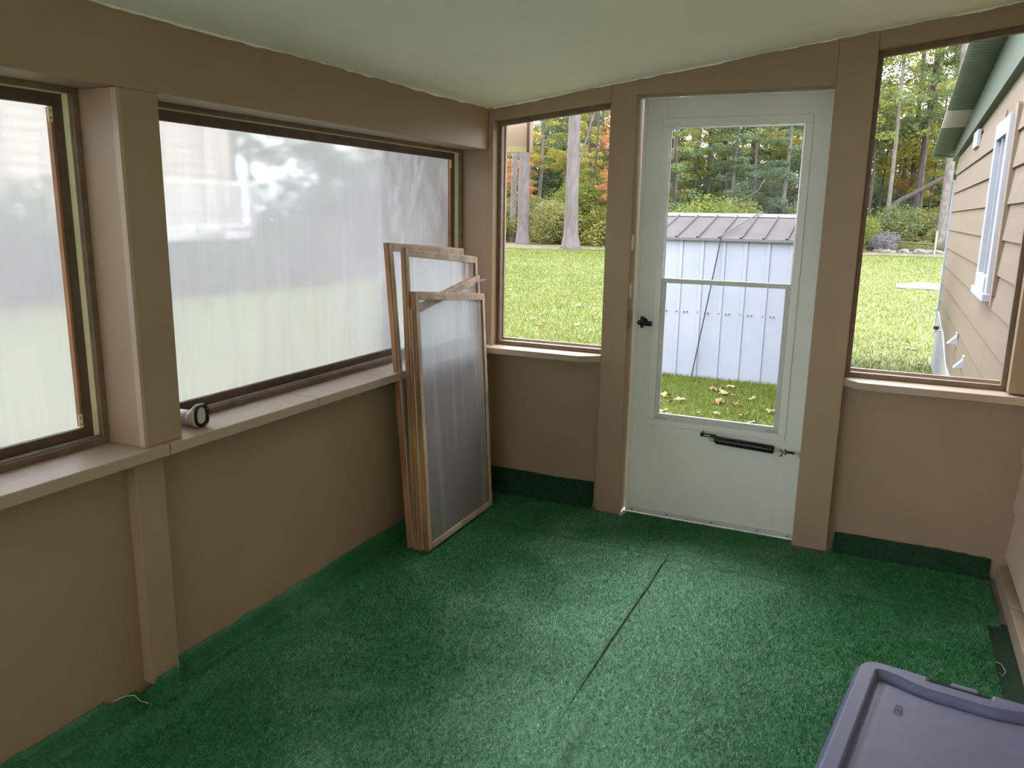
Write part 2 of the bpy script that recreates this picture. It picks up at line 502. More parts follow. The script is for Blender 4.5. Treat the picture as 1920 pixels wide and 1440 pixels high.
def film_window(name, y0, y1, label):
    """plastic covered storm insert in a wall opening, seen from inside (x points into the room)"""
    w = empty(name, (XO, (y0 + y1) / 2, ZS))
    tag(w, label, 'window', kind='structure')
    z0, z1 = ZS, 1.797
    xs = -0.143
    # stop bead
    for (a, b, c, d) in ((y0, y1, z0, z0 + 0.019), (y0, y1, z1 - 0.014, z1), (y0, y0 + 0.02, z0 + 0.019, z1 - 0.014), (y1 - 0.02, y1, z0 + 0.019, z1 - 0.014)):
        box('stop', xs - 0.018, xs, a, b, c, d, 'stop_brown', w, 0.0015)
    # cream jamb liner + aluminium track
    box('jamb_liner', -0.185, xs - 0.018, y1 - 0.022, y1 - 0.001, z0, z1, 'cream_strip', w)
    box('jamb_liner', -0.185, xs - 0.018, y0 + 0.001, y0 + 0.022, z0, z1, 'cream_strip', w)
    box('jamb_liner', -0.185, xs - 0.018, y0 + 0.022, y1 - 0.022, z1 - 0.016, z1 - 0.001, 'cream_strip', w)
    box('metal_track', -0.178, xs - 0.016, y0 + 0.022, y1 - 0.022, z0 + 0.014, z0 + 0.022, 'aluminium', w)
    box('metal_track', xs - 0.019, xs - 0.0165, y0 + 0.022, y1 - 0.022, z0 + 0.014, z0 + 0.0275, 'aluminium', w)
    # insert frame
    fx0, fx1 = -0.20, -0.182
    a, b = y0 + 0.008, y1 - 0.008
    t = 0.044
    zb, zt = z0 + 0.004, z1 - 0.006
    box('rail', fx0, fx1, a, b, zb, zb + 0.046, 'dark_brown_wood', w, 0.002)
    box('rail', fx0, fx1, a, b, zt - 0.042, zt, 'dark_brown_wood', w, 0.002)
    box('stile', fx0, fx1, b - t, b, zb + 0.046, zt - 0.042, 'dark_brown_wood', w, 0.002)
    box('stile', fx0, fx1, a, a + t, zb + 0.046, zt - 0.042, 'dark_brown_wood', w, 0.002)
    # bare wood inner lip of the stiles
    box('stile_lip', fx0, fx1 - 0.002, b - t - 0.006, b - t, zb + 0.05, zt - 0.046, 'orange_wood', w)
    box('stile_lip', fx0, fx1 - 0.002, a + t, a + t + 0.006, zb + 0.05, zt - 0.046, 'orange_wood', w)
    for zz in (zb + 0.048, zt - 0.044 - 0.04):
        pl = box('corner_plate', fx1 - 0.002, fx1 + 0.001, b - t - 0.013, b - t - 0.001, zz, zz + 0.04, 'brass', w)
        for q in (0.011, 0.029):
            MB().tube([(fx1, b - t - 0.007, zz + q), (fx1 + 0.002, b - t - 0.007, zz + q)], 0.0022, 6).build('screw', 'screw_dark', pl)
    # film sheet
    ny, nz = 60, 30
    vs, fs = [], []
    for side in (0, 1):
        for i in range(ny + 1):
            for j in range(nz + 1):
                y = a + 0.004 + (b - a - 0.008) * i / ny
                z = zb + 0.004 + (zt - zb - 0.008) * j / nz
                e = min(i, ny - i) / ny * min(j, nz - j) / nz * 8
                wv = min(1, e) * 0.0022 * noise.noise((y * 2.2 + y0, z * 0.6, 3.3))
                vs.append((fx0 - 0.002 - 0.0012 * side + wv, y, z))
        base = side * (ny + 1) * (nz + 1)
        for i in range(ny):
            for j in range(nz):
                q = base + i * (nz + 1) + j
                f = (q, q + nz + 1, q + nz + 2, q + 1)
                fs.append(f if side == 0 else f[::-1])
    raw('plastic_film', vs, fs, 'window_film', w, True)
    return w


film_window('window_1', bays[2][0], bays[2][1], 'milky plastic covered window beyond the wide post, with dark brown insert frame')
film_window('window_2', bays[3][0], bays[3][1], 'milky plastic covered window behind the leaning frames, brush nozzle on its sill')

# ------------------------------------------------------------------ end wall (door wall)
WE = empty('wall_end', (1.2, 0.05, 0))
tag(WE, 'tan painted end wall framing the white door between two open windows', 'wall', kind='structure')
YT = 0.13


def sloped(name, x0, x1, drop0, drop1, y0, y1, mt, parent):
    return MB().prism([(x0, zc(x0) - drop0), (x1, zc(x1) - drop1), (x1, zc(x1) + 0.03), (x0, zc(x0) + 0.03)], y0, y1, 'y').build(name, mt, parent, bevel=0.003)


def post_poly(name, x0, x1, z0, y0, y1):
    return MB().prism([(x0, z0), (x1, z0), (x1, zc(x1) + 0.03), (x0, zc(x0) + 0.03)], y0, y1, 'y').build(name, 'tan_paint', WE, bevel=0.003)


post_poly('door_post', 0.627, 0.752, 0.012, 0.0, YT)
post_poly('door_post', 1.588, 1.736, 0.012, 0.0, YT)
post_poly('house_post', 2.345, XW, ZS, -0.012, YT)
post_poly('corner_strip', 0.0, 0.026, 0.76, -0.003, YT)
MB().prism([(0.752, 2.024), (1.588, 2.024), (1.588, zc(1.588) + 0.03), (0.752, zc(0.752) + 0.03)], 0.0, YT, 'y').build('door_header', 'tan_paint', WE, bevel=0.002)
sloped('top_rail', 0.026, 0.627, 0.058, 0.075, -0.001, YT, 'tan_paint', WE)
sloped('top_rail', 1.736, 2.345, 0.072, 0.078, -0.001, YT, 'tan_paint', WE)
box('lower_panel', -0.02, 0.627, 0.075, 0.10, -0.1, ZS - 0.034, 'tan_paint', WE)
box('lower_panel', 1.736, XW + 0.05, 0.075, 0.10, -0.1, ZS - 0.034, 'tan_paint', WE)
box('threshold', 0.752, 1.588, 0.084, YT, -0.02, 0.006, 'door_sash', WE)
# sills with clipped corners beside the door posts
MB().prism([(0.024, YT), (0.024, -0.06), (0.535, -0.06), (0.626, 0.0), (0.626, YT)], ZS - 0.036, ZS - 0.004, 'z').build('sill_board', 'tan_trim', WE, bevel=0.003)
MB().prism([(1.737, YT), (1.737, 0.0), (1.80, -0.06), (XW - 0.002, -0.06), (XW - 0.002, YT)], ZS - 0.036, ZS - 0.004, 'z').build('sill_board', 'tan_trim', WE, bevel=0.003)
# strike plates and knots on the door post
for zz, dx in ((1.363, 0.0), (1.137, 0.0)):
    pl = box('strike_plate', 0.752, 0.754, 0.012, 0.046, zz - 0.034, zz + 0.034, 'brass', WE)
    for q in (-0.026, 0.026):
        MB().tube([(0.753, 0.029, zz + q), (0.7548, 0.029, zz + q)], 0.0025, 6).build('screw', 'screw_dark', pl)
box('latch_block', 0.752, 0.757, 0.03, 0.075, 0.955, 1.05, 'tan_paint', WE, 0.002)
for (x, z) in ((0.7278, 1.734), (1.084, 2.104), (0.693, 0.363), (1.655, 0.194)):
    r = 0.011 if z > 0.3 else 0.004
    ring = [(x + r * math.cos(t) * 0.9, -0.0006, z + r * math.sin(t) * 1.2) for t in [2 * math.pi * k / 14 for k in range(15)]]
    MB().tube(ring, 0.0014, 5, False).build('wood_knot', 'tan_paint', WE, True)


def open_window(name, x0, x1, dl, dr, label):
    w = empty(name, ((x0 + x1) / 2, 0.06, ZS))
    tag(w, label, 'window', kind='structure')
    y0, y1 = 0.055, 0.085
    s = 0.019
    zb = ZS - 0.004
    box('stop', x0, x1, y0, y1, zb, zb + 0.022, 'stop_brown', w, 0.0015)
    MB().prism([(x0, zb + 0.022), (x0 + s, zb + 0.022), (x0 + s, zc(x0 + s) - dl), (x0, zc(x0) - dl)], y0, y1, 'y').build('stop', 'stop_brown', w, bevel=0.0015)
    MB().prism([(x1 - s, zb + 0.022), (x1, zb + 0.022), (x1, zc(x1) - dr), (x1 - s, zc(x1 - s) - dr)], y0, y1, 'y').build('stop', 'stop_brown', w, bevel=0.0015)
    MB().prism([(x0 + s, zc(x0 + s) - dl - 0.024), (x1 - s, zc(x1 - s) - dr - 0.024), (x1 - s, zc(x1 - s) - dr), (x0 + s, zc(x0 + s) - dl)], y0, y1, 'y').build('stop', 'stop_brown', w, bevel=0.0015)
    # exterior casing edge
    box('outer_casing', x0, x1, 0.118, 0.134, zb, zb + 0.03, 'tan_trim', w)
    box('outer_casing', x0, x0 + 0.012, 0.118, 0.134, zb + 0.03, zc(x0) - dl, 'tan_trim', w)
    box('outer_casing', x1 - 0.012, x1, 0.118, 0.134, zb + 0.03, zc(x1) - dr, 'tan_trim', w)
    return w


open_window('window_3', 0.026, 0.627, 0.058, 0.075, 'open window opening near the leaning frames, looking on pine trunks')
open_window('window_4', 1.736, 2.345, 0.072, 0.078, 'tall open window opening beside the house wall, looking along tan siding')

# ------------------------------------------------------------------ door
DR = empty('door_1', (1.17, 0.09, 0.012))
tag(DR, 'white storm door with two glass panes and a black closer', 'door', kind='structure')
dx0, dx1, dz0, dz1 = 0.764, 1.584, 0.020, 2.018
gx0, gx1, gz0, gz1 = 0.876, 1.487, 0.495, 1.903
y0, y1 = 0.09, 0.122
box('slab', dx0, gx0, y0, y1, dz0, dz1, 'door_white', DR, 0.002)
box('slab', gx1, dx1, y0, y1, dz0, dz1, 'door_white', DR, 0.002)
box('slab', gx0, gx1, y0, y1, gz1, dz1, 'door_white', DR)
box('slab', gx0, gx1, y0, y1, dz0, gz0, 'door_white', DR)
# raised hinge-side edge strip
box('edge_strip', dx0 - 0.001, dx0 + 0.016, y0 - 0.007, y0, dz0, dz1, 'door_white', DR, 0.002)
box('edge_strip', dx0 + 0.016, dx1, y0 - 0.005, y0, dz1 - 0.012, dz1, 'door_white', DR, 0.001)
# moulding round the glass
m = 0.034
for (a, b, c, d) in ((gx0 - 0.022, gx1 + 0.022, gz0 - 0.018, gz0 + 0.012), (gx0 - 0.022, gx1 + 0.022, gz1 - 0.014, gz1 + 0.024), (gx0 - 0.022, gx0 + 0.012, gz0 + 0.012, gz1 - 0.014), (gx1 - 0.012, gx1 + 0.022, gz0 + 0.012, gz1 - 0.014)):
    box('moulding', a, b, y0 - 0.006, y0 + 0.012, c, d, 'door_white', DR, 0.003)
# upper sash frame and pane
ux0, ux1 = gx0 + 0.012, gx1 - 0.012
zm = 1.19
for (a, b, c, d) in ((ux0, ux0 + 0.006, zm, gz1 - 0.014), (ux1 - 0.006, ux1, zm, gz1 - 0.014), (ux0 + 0.006, ux1 - 0.006, gz1 - 0.021, gz1 - 0.014)):
    box('upper_sash', a, b, y0 + 0.013, y0 + 0.022, c, d, 'aluminium', DR)
box('glass_pane', ux0 + 0.006, ux1 - 0.006, y0 + 0.016, y0 + 0.019, zm + 0.008, gz1 - 0.021, 'clear_glass', DR)
# lower sash (slightly proud)
ls = empty('lower_sash', (1.17, 0.09, gz0)); ls.parent = DR; ls.matrix_parent_inverse = DR.matrix_basis.inverted()
lz0 = gz0 + 0.012
for (a, b, c, d) in ((ux0, ux1, zm - 0.012, zm + 0.010), (ux0, ux1, lz0, lz0 + 0.032), (ux0, ux0 + 0.022, lz0 + 0.032, zm - 0.012), (ux1 - 0.022, ux1, lz0 + 0.032, zm - 0.012)):
    box('sash_rail', a, b, y0 - 0.004, y0 + 0.012, c, d, 'door_sash', ls, 0.002)
box('glass_pane', ux0 + 0.022, ux1 - 0.022, y0 + 0.002, y0 + 0.005, lz0 + 0.032, zm - 0.012, 'clear_glass', ls)
for xx in (ux0 + 0.004, ux1 - 0.06):
    box('sash_clip', xx, xx + 0.056, y0 - 0.008, y0 - 0.004, lz0 + 0.004, lz0 + 0.016, 'aluminium', ls, 0.001)
# sweep
sw = box('door_sweep', dx0, dx1, y0 - 0.006, y0, dz0 - 0.012, dz0 + 0.012, 'door_sash', DR, 0.001)
for xx in (0.80, 0.98, 1.20, 1.42, 1.56):
    MB().tube([(xx, y0 - 0.0075, dz0), (xx, y0 - 0.005, dz0)], 0.004, 8).build('screw', 'screw_dark', sw)
# handle
kz, kx = 0.985, 0.812
hd = MB().tube([(kx, y0, kz), (kx, y0 - 0.006, kz)], 0.02, 16).build('handle', 'black_metal', DR)
MB().tube([(kx, y0 - 0.004, kz), (kx, y0 - 0.05, kz)], [0.010, 0.011], 12).build('spindle', 'black_metal', hd, True)
MB().tube([(kx - 0.016, y0 - 0.05, kz + 0.003), (kx - 0.008, y0 - 0.052, kz + 0.001), (kx + 0.016, y0 - 0.052, kz - 0.001), (kx + 0.05, y0 - 0.05, kz - 0.002)], [0.010, 0.0125, 0.0115, 0.0125], 12).build('lever', 'black_metal', hd, True)
box('thumb_turn', kx - 0.006, kx + 0.006, y0 - 0.052, y0 - 0.02, kz + 0.008, kz + 0.03, 'black_metal', hd, 0.003)
box('thumb_turn', kx - 0.007, kx + 0.006, y0 - 0.045, y0 - 0.02, kz - 0.026, kz - 0.008, 'black_metal', hd, 0.003)
# pneumatic closer
yc = y0 - 0.032
cx0, cz0, cx1, cz1 = 1.125, 0.452, 1.592, 0.432


def cp(t, dz=0.0, dy=0.0):
    return (cx0 + (cx1 - cx0) * t, yc + dy, cz0 + (cz1 - cz0) * t + dz)


cs = MB().tube([cp(0.15), cp(0.165), cp(0.18), cp(0.72), cp(0.728), cp(0.735)], [0.012, 0.0185, 0.0195, 0.0195, 0.0185, 0.014], 18).build('closer_tube', 'black_metal', DR, True)
MB().tube([cp(0.735), cp(1.0)], 0.004, 8).build('rod', 'steel', cs)
MB().tube([cp(0.80), cp(0.80, 0.012, -0.012), cp(0.82, 0.0, -0.014), cp(0.81, -0.02, -0.010), cp(0.79, -0.022, -0.006)], 0.0028, 6).build('hold_washer', 'black_plastic', cs)
MB().tube([cp(0.84, 0.012), cp(0.845, -0.014)], 0.003, 6).build('hold_washer', 'black_plastic', cs)
MB().tube([cp(0.85), cp(0.93)], 0.0058, 8).build('rod_sleeve', 'black_plastic', cs)
MB().tube([cp(0.10, -0.004), cp(0.155)], [0.007, 0.010], 10).build('end_screw', 'steel', cs, True)
br = MB()
br.box(cx0, cx0 + 0.075, yc - 0.002, yc + 0.001, cz0 + 0.006, cz0 + 0.022)
br.box(cx0 + 0.004, cx0 + 0.012, yc, y0, cz0 + 0.004, cz0 + 0.024)
br.build('bracket', 'black_plastic', cs)
box('bracket_slot', cx0 + 0.018, cx0 + 0.048, yc - 0.003, yc - 0.0018, cz0 + 0.0105, cz0 + 0.0165, 'steel', cs)
box('jamb_bracket', 1.578, 1.588, yc - 0.012, yc + 0.012, cz1 - 0.014, cz1 + 0.014, 'steel', cs)

# ------------------------------------------------------------------ right wall inside the porch: lap siding
WR = empty('wall_right', (XW, -2.8, 0))
tag(WR, 'tan lap siding house wall closing the porch beside the grey bin', 'wall', kind='structure')
box('backing', XW + 0.016, XW + 0.05, YB, 0.13, -0.14, 2.5, 'siding_paint', WR)
zl = 0.10
while zl < 2.35:
    MB().prism([(XW - 0.004, zl), (XW + 0.02, zl), (XW + 0.02, zl + 0.225), (XW + 0.012, zl + 0.225)], YB, 0.074, 'y').build('siding_board', 'siding_inside', WR)
    zl += 0.213
bb = box('baseboard_right', XW - 0.03, XW + 0.02, YB, -0.36, -0.012, 0.062, 'tan_trim', None, 0.003)
tag(bb, 'worn tan skirting board along the siding wall beside the bin', 'baseboard', kind='structure')
bb2 = box('baseboard_end', XW - 0.03, XW + 0.02, -0.357, 0.07, -0.012, 0.066, 'tan_trim', None, 0.003)
tag(bb2, 'short tan skirting board piece in the corner below the tall open window', 'baseboard', kind='structure')

# ------------------------------------------------------------------ unseen back wall
WB = empty('unseen_wall_back', (1.2, YB, 0))  # unseen wall, its opening sized to let in more daylight
tag(WB, 'unseen tan posts and header, open above a panel to let daylight in', 'wall', kind='structure')
box('lower_panel', 0.0, XW - 0.08, YB - 0.1, YB, -0.1, 1.45, 'tan_paint', WB)
box('header', XO, XW, YB - 0.1, YB, 2.05, 2.4, 'tan_paint', WB)  # header and posts of the unseen back wall
box('post', XO, 0.0, YB - 0.1, YB, -0.1, 2.05, 'tan_paint', WB)
box('post', XW - 0.08, XW, YB - 0.1, YB, -0.1, 2.05, 'tan_paint', WB)

# ------------------------------------------------------------------ turf carpet
def seam_x(y):
    return 1.110 + 0.006 * noise.noise((y * 5, 0, 0)) + 0.003 * noise.noise((y * 21, 2, 0))


def seam_y(x):
    return -0.385 + 0.012 * noise.noise((x * 2.0, 5, 0)) + 0.004 * noise.noise((x * 17, 9, 0)) - 0.02 * (x - 1.1)


def gap(y):        # the seam opens near the door strip and closes towards the camera
    return max(0.0, min(1.0, (y + 1.75) / 0.5)) * 0.010


def swell(x, y):
    return 0.003 * noise.noise((x * 2.2, y * 2.2, 4.0)) + 0.0012 * noise.noise((x * 9, y * 9, 1.0))


def crease(x, y):  # wrinkle running on from the seam
    if y > -1.45:
        return 0.0
    cx = 1.185 + 0.03 * (y + 1.6)
    k = min(1, (-1.45 - y) / 0.2)
    return 0.012 * k * math.exp(-((x - cx) / 0.014) ** 2) - 0.006 * k * math.exp(-((x - cx - 0.03) / 0.02) ** 2)


def ridge(x, y):   # edges of the two carpets lift along the seam
    g = max(0.0, min(1.0, (y + 1.9) / 0.5))
    d = abs(x - seam_x(y))
    return g * 0.007 * math.exp(-(d / 0.025) ** 2)


def left_top(y):
    return 0.092 + 0.012 * noise.noise((y * 2.3, 1.1, 0)) + 0.006 * noise.noise((y * 13, 6.1, 0))


def lerp(a, b, t):
    return a + (b - a) * t


def carpet_left(u, y):
    """profile from the top of the turned-up edge on the wall, down and across to the seam"""
    on_stud = -2.165 < y < -2.065
    xw = -0.050
    if on_stud:
        xw = -0.010
    x1 = seam_x(y) - gap(y)
    zt = left_top(y) * (0.72 if -2.30 < y < -2.165 else 1.0)
    if -2.19 < y < -2.165:
        zt = 0.045
    L = [(xw, zt), (xw + 0.002, zt * 0.5), (xw + 0.012, 0.012), (-0.02 if not on_stud else 0.01, 0.006), (0.03, 0.002), (0.08, 0.0)]
    if u < 5:
        i = int(u)
        a, b = L[i], L[i + 1]
        t = u - i
        x, z = lerp(a[0], b[0], t), lerp(a[1], b[1], t)
    else:
        x, z = lerp(0.08, x1, u - 5), 0.0
    z += (swell(x, y) + ridge(x, y) + crease(x, y)) * min(1, max(0, u - 2.5))
    if u == 0:
        z += 0.003 * noise.noise((y * 60, 0, 0))
    return (x, y, z)


def strip_mesh(name, us, ys, fn, mt, parent):
    vs = [fn(u, y) for y in ys for u in us]
    k = len(us)
    fs = [(j * k + i, j * k + i + 1, (j + 1) * k + i + 1, (j + 1) * k + i) for j in range(len(ys) - 1) for i in range(k - 1)]
    # thickness skirt
    o = raw(name, vs, fs, mt, parent, True)
    so = o.modifiers.new('thick', 'SOLIDIFY')
    so.thickness = 0.009
    so.offset = -1
    return o


Y0 = -4.4
ysA = [lerp(Y0, 0, 0)]
nA = 230
ysA = [lerp(Y0, -0.39, i / nA) for i in range(nA + 1)]
usA = [0, 0.5, 1, 1.5, 2, 2.5, 3, 3.5, 4, 4.5] + [5 + i / 60 for i in range(61)]


def fnA(u, y):
    x, yy, z = carpet_left(u, y)
    if y > -0.40:
        yy = seam_y(x) - 0.004
    return (x, yy, z)


carpA = empty('turf_carpet', (0.5, -2.4, 0))
tag(carpA, 'green turf carpet piece turned up against the plastic window wall', 'carpet', 'green turf carpet pieces')
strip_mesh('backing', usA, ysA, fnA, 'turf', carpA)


def right_edge(y):
    return 2.337 + 0.006 * noise.noise((y * 3, 8, 0)) + 0.004 * noise.noise((y * 40, 3, 0))


def fnB(u, y):
    x0 = seam_x(y) + gap(y) * 0.3
    x = lerp(x0, right_edge(y), u)
    z = swell(x, y) + ridge(x, y) + crease(x, y)
    yy = y
    if y > -0.40:
        yy = seam_y(x) - 0.004
    return (x, yy, z)


carpB = empty('turf_carpet', (1.7, -2.4, 0))
tag(carpB, 'green turf carpet piece lying under the grey storage bin', 'carpet', 'green turf carpet pieces')
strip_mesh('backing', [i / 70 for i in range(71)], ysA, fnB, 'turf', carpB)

carpC = empty('turf_carpet', (1.2, -0.15, 0))
tag(carpC, 'green turf carpet strip across the foot of the white door', 'carpet', 'green turf carpet pieces')


def fnC(u, x):
    # u 0..1 floor from the seam to the wall, 1..3 the turned-up edge
    y0 = seam_y(x) + 0.002
    door = 0.60 < x < 1.76
    post = (0.612 < x < 0.77) or (1.573 < x < 1.75)
    yw = 0.071 if not door else 0.082
    zt = 0.135 + 0.008 * noise.noise((x * 4, 3, 0)) if x < 1 else 0.088 + 0.008 * noise.noise((x * 4, 9, 0))
    zt += 0.004 * noise.noise((x * 30, 2, 0))
    if door:
        zt = 0.0
    if post:
        yw = -0.004
    if u <= 1:
        y = lerp(y0, yw - (0.0 if door else 0.045), u)
        z = swell(x, y) + 0.0
        if not door:
            z += 0.01 * max(0, u - 0.75) ** 2
        return (x, y, z)
    t = (u - 1) / 2
    if door:
        return (x, yw + 0.0001 * t, swell(x, yw) * (1 - t))
    y = lerp(yw - 0.045, yw - 0.010, min(1, t * 2.2))
    z = lerp(0.0006, zt, t ** 1.6)
    return (x, y, z)


xsC = [lerp(-0.058, 2.385, i / 240) for i in range(241)]
usC = [i / 24 for i in range(25)] + [1 + i / 4 for i in range(1, 9)]
vs = [fnC(u, x) for x in xsC for u in usC]
k = len(usC)
kf = usC.index(1.0)
fs = [(j * k + i, (j + 1) * k + i, (j + 1) * k + i + 1, j * k + i + 1) for j in range(240) for i in range(k - 1) if i < kf or 0.60 < xsC[j] < 1.76]
for side in (0, 1):
    js = [j for j in range(240) if (xsC[j + 1] <= 0.60 if side == 0 else xsC[j] >= 1.76)]
    f2 = [(j * k + i, (j + 1) * k + i, (j + 1) * k + i + 1, j * k + i + 1) for j in js for i in range(kf, k - 1)]
    used = sorted({q for f in f2 for q in f})
    ix = {q: n_ for n_, q in enumerate(used)}
    o = raw('upturned_edge', [vs[q] for q in used], [tuple(ix[q] for q in f) for f in f2], 'carpet_dark', carpC, True)
    so = o.modifiers.new('thick', 'SOLIDIFY'); so.thickness = 0.009; so.offset = -1
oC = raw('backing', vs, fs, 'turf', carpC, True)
so = oC.modifiers.new('thick', 'SOLIDIFY'); so.thickness = 0.009; so.offset = -1

oc = box('old_carpet_strip', 2.20, XW - 0.031, Y0, -0.36, -0.0118, -0.0092, 'old_carpet')
tag(oc, 'dark flattened old carpet strip showing between turf and skirting board', 'carpet')


def pile(parent, n, sampler, seed):
    rnd = random.Random(seed)
    vs, fs = [], []
    for i in range(n):
        p, nn = sampler(rnd)
        d2 = (p[0] - CAMPOS.x) ** 2 + (p[1] - CAMPOS.y) ** 2
        h = rnd.uniform(0.005, 0.010)
        w = rnd.uniform(0.0013, 0.0026)
        a = rnd.uniform(0, 6.283)
        lean = rnd.uniform(0.2, 1.3)
        la = rnd.uniform(0, 6.283)
        dx, dy = math.cos(a) * w, math.sin(a) * w
        top = Vector(p) + Vector((math.cos(la) * lean * h, math.sin(la) * lean * h, 0)) + Vector(nn) * h
        q = Vector(p) - Vector(nn) * 0.001
        m = len(vs)
        vs += [(q.x - dx, q.y - dy, q.z), (q.x + dx, q.y + dy, q.z), tuple(top)]
        fs.append((m, m + 1, m + 2))
    o = raw('pile', vs, fs, 'turf_blade', parent)
    o['kind'] = 'stuff'
    return o


def sA(r):
    y = -0.39 - 3.0 * r.random() ** 1.0
    if r.random() < 0.10:
        u = r.uniform(0, 5)
        if u < 2:
            return fnA(u, y), (0.9, 0, 0.3)
        return fnA(u, y), (0, 0, 1)
    return fnA(5 + r.random(), y), (0, 0, 1)


def sB(r):
    y = -0.39 - 2.3 * r.random()
    return fnB(r.random(), y), (0, 0, 1)


def sC(r):
    x = r.uniform(-0.05, 2.38)
    return fnC(r.random(), x), (0, 0, 1)


pile(carpA, 130000, sA, 1)
pile(carpB, 120000, sB, 2)
pile(carpC, 45000, sC, 3)

# loose threads on the carpet
for pts in ([(1.045, -0.372, 0.004), (1.075, -0.377, 0.009), (1.10, -0.383, 0.006)], [(1.115, -0.385, 0.006), (1.145, -0.39, 0.009), (1.17, -0.398, 0.005)], [(1.22, -0.41, 0.005), (1.25, -0.415, 0.008), (1.27, -0.418, 0.005)],
            [(0.86, -0.60, 0.006), (0.885, -0.605, 0.009), (0.905, -0.605, 0.006)], [(0.52, -0.16, 0.005), (0.545, -0.165, 0.007), (0.565, -0.163, 0.005)]):
    tag(MB().tube([(a, b, c + 0.003) for a, b, c in pts], 0.0011, 5).build('loose_thread', 'thread'), 'pale frayed thread lying along the carpet seam or on the turf', 'thread', 'frayed threads on the green carpet')
tag(MB().tube([(2.338, -0.70, 0.003), (2.355, -0.715, 0.004), (2.364, -0.745, -0.004), (2.352, -0.775, -0.006), (2.342, -0.77, 0.002)], 0.0014, 5).build('carpet_thread', 'thread'), 'pale looped thread at the carpet edge beside the skirting board', 'thread')
tag(MB().tube([(2.335, -0.95, 0.004), (2.345, -0.965, 0.014), (2.36, -1.0, 0.012), (2.368, -1.05, -0.004)], 0.0014, 5).build('carpet_thread', 'thread'), 'pale arched thread at the carpet edge just past the bin lid', 'thread')
tag(MB().tube([(-0.045, -2.29, 0.085), (-0.03, -2.255, 0.088), (-0.02, -2.235, 0.082), (-0.012, -2.225, 0.06), (0.012, -2.215, 0.052)], 0.0015, 5).build('carpet_thread', 'thread'), 'pale curled thread on the turned-up carpet beside the wall stud', 'thread')

# ------------------------------------------------------------------ leaning storm frames
def storm_frame(name, bl, tilt, width, hl, hr, thick, lean_x, mts, label, sag=0.0, skew=0.0, skip=None, film=True, seed=0):
    """bl: bottom corner nearest the camera on the wall side; lean_x: how far the top moves to the wall per metre"""
    o = empty(name, bl)
    # local axes: U along the width, V up the frame, N out of the face (into the room)
    V = Vector((-lean_x, skew, 1)).normalized()
    U = Vector((tilt, 1, 0)).normalized()
    U = (U - V * U.dot(V)).normalized()
    Nn = U.cross(V).normalized()
    T = Matrix(((U.x, V.x, Nn.x, bl[0]), (U.y, V.y, Nn.y, bl[1]), (U.z, V.z, Nn.z, bl[2]), (0, 0, 0, 1)))
    t = 0.034
    front, edge = mts
    sl = (hr - hl) / width

    def top(u):
        return hl + sl * u

    def pp(nm, poly, n0, n1, mt):
        return MB().prism(poly, n0, n1, 'z', T).build(nm, mt, o, bevel=0.002)
    core = 0.006
    pp('stile', [(0, 0), (t, 0), (t, top(t)), (0, top(0))], 0, thick - core, edge)
    pp('stile', [(width - t, 0), (width, 0), (width, top(width)), (width - t, top(width - t))], 0, thick - core, edge)
    pp('rail', [(t, 0), (width - t, 0), (width - t, t), (t, t)], 0.001, thick - core - 0.001, edge)
    pp('rail', [(t, top(t) - t), (width - t, top(width - t) - t), (width - t, top(width - t)), (t, top(t))], 0.001, thick - core - 0.001, edge)
    # flat battens that pin the film
    b = 0.027
    pp('batten', [(0.004, 0.004), (b, 0.004), (b, top(b) - 0.004), (0.004, top(0.004) - 0.004)], thick - core, thick, front)
    pp('batten', [(width - b, 0.004), (width - 0.004, 0.004), (width - 0.004, top(width) - 0.004), (width - b, top(width - b) - 0.004)], thick - core, thick, front)
    pp('batten', [(b + 0.001, 0.004), (width - b - 0.001, 0.004), (width - b - 0.001, b + 0.006), (b + 0.001, b + 0.006)], thick - core, thick, front)
    bt = pp('batten', [(b + 0.001, top(b) - b - 0.008), (width - b - 0.001, top(width - b) - b - 0.008), (width - b - 0.001, top(width - b) - 0.004), (b + 0.001, top(b) - 0.004)], thick - core, thick, front)
    # nail heads
    rnd = random.Random(seed)
    for i in range(9):
        u = 0.04 + (width - 0.08) * i / 8 + rnd.uniform(-0.012, 0.012)
        c = T @ Vector((u, top(u) - 0.02 + rnd.uniform(-0.006, 0.006), thick))
        MB().tube([c, c + Nn * 0.0015], 0.0022, 6).build('nail', 'screw_dark', o)
        c = T @ Vector((u, 0.018 + rnd.uniform(-0.005, 0.005), thick))
        MB().tube([c, c + Nn * 0.0015], 0.0022, 6).build('nail', 'screw_dark', o)
    for i in range(7):
        v = 0.1 + (hl - 0.2) * i / 6 + rnd.uniform(-0.03, 0.03)
        for u in (0.016, width - 0.016):
            c = T @ Vector((u, v, thick))
            MB().tube([c, c + Nn * 0.0015], 0.0022, 6).build('nail', 'screw_dark', o)
    if film:
        nu, nv = 34, 60
        vs, fs = [], []
        for i in range(nu + 1):
            for j in range(nv + 1):
                u = lerp(0.006, width - 0.006, i / nu)
                v = lerp(0.008, top(u) - 0.008, j / nv)
                e = min(1, min(i, nu - i) * 0.25) * min(1, min(j, nv - j) * 0.25)
                w = e * (0.004 * noise.noise((u * 5 + seed, v * 2.0, 1.7)) + 0.0022 * noise.noise((u * 16 + v * 7, v * 9 - u * 5, 4 + seed)) + 0.003 * abs(noise.noise((u * 6 - v * 9, seed, 2.2))))
                vs.append(tuple(T @ Vector((u, v, thick - core - 0.001 + w - 0.004 * e))))
        for i in range(nu):
            for j in range(nv):
                q = i * (nv + 1) + j
                fs.append((q, q + nv + 1, q + nv + 2, q + 1))
        raw('plastic_film', vs, fs, 'loose_film', o, True)
    return tag(o, label, 'frame', 'storm frames leaning in the corner')


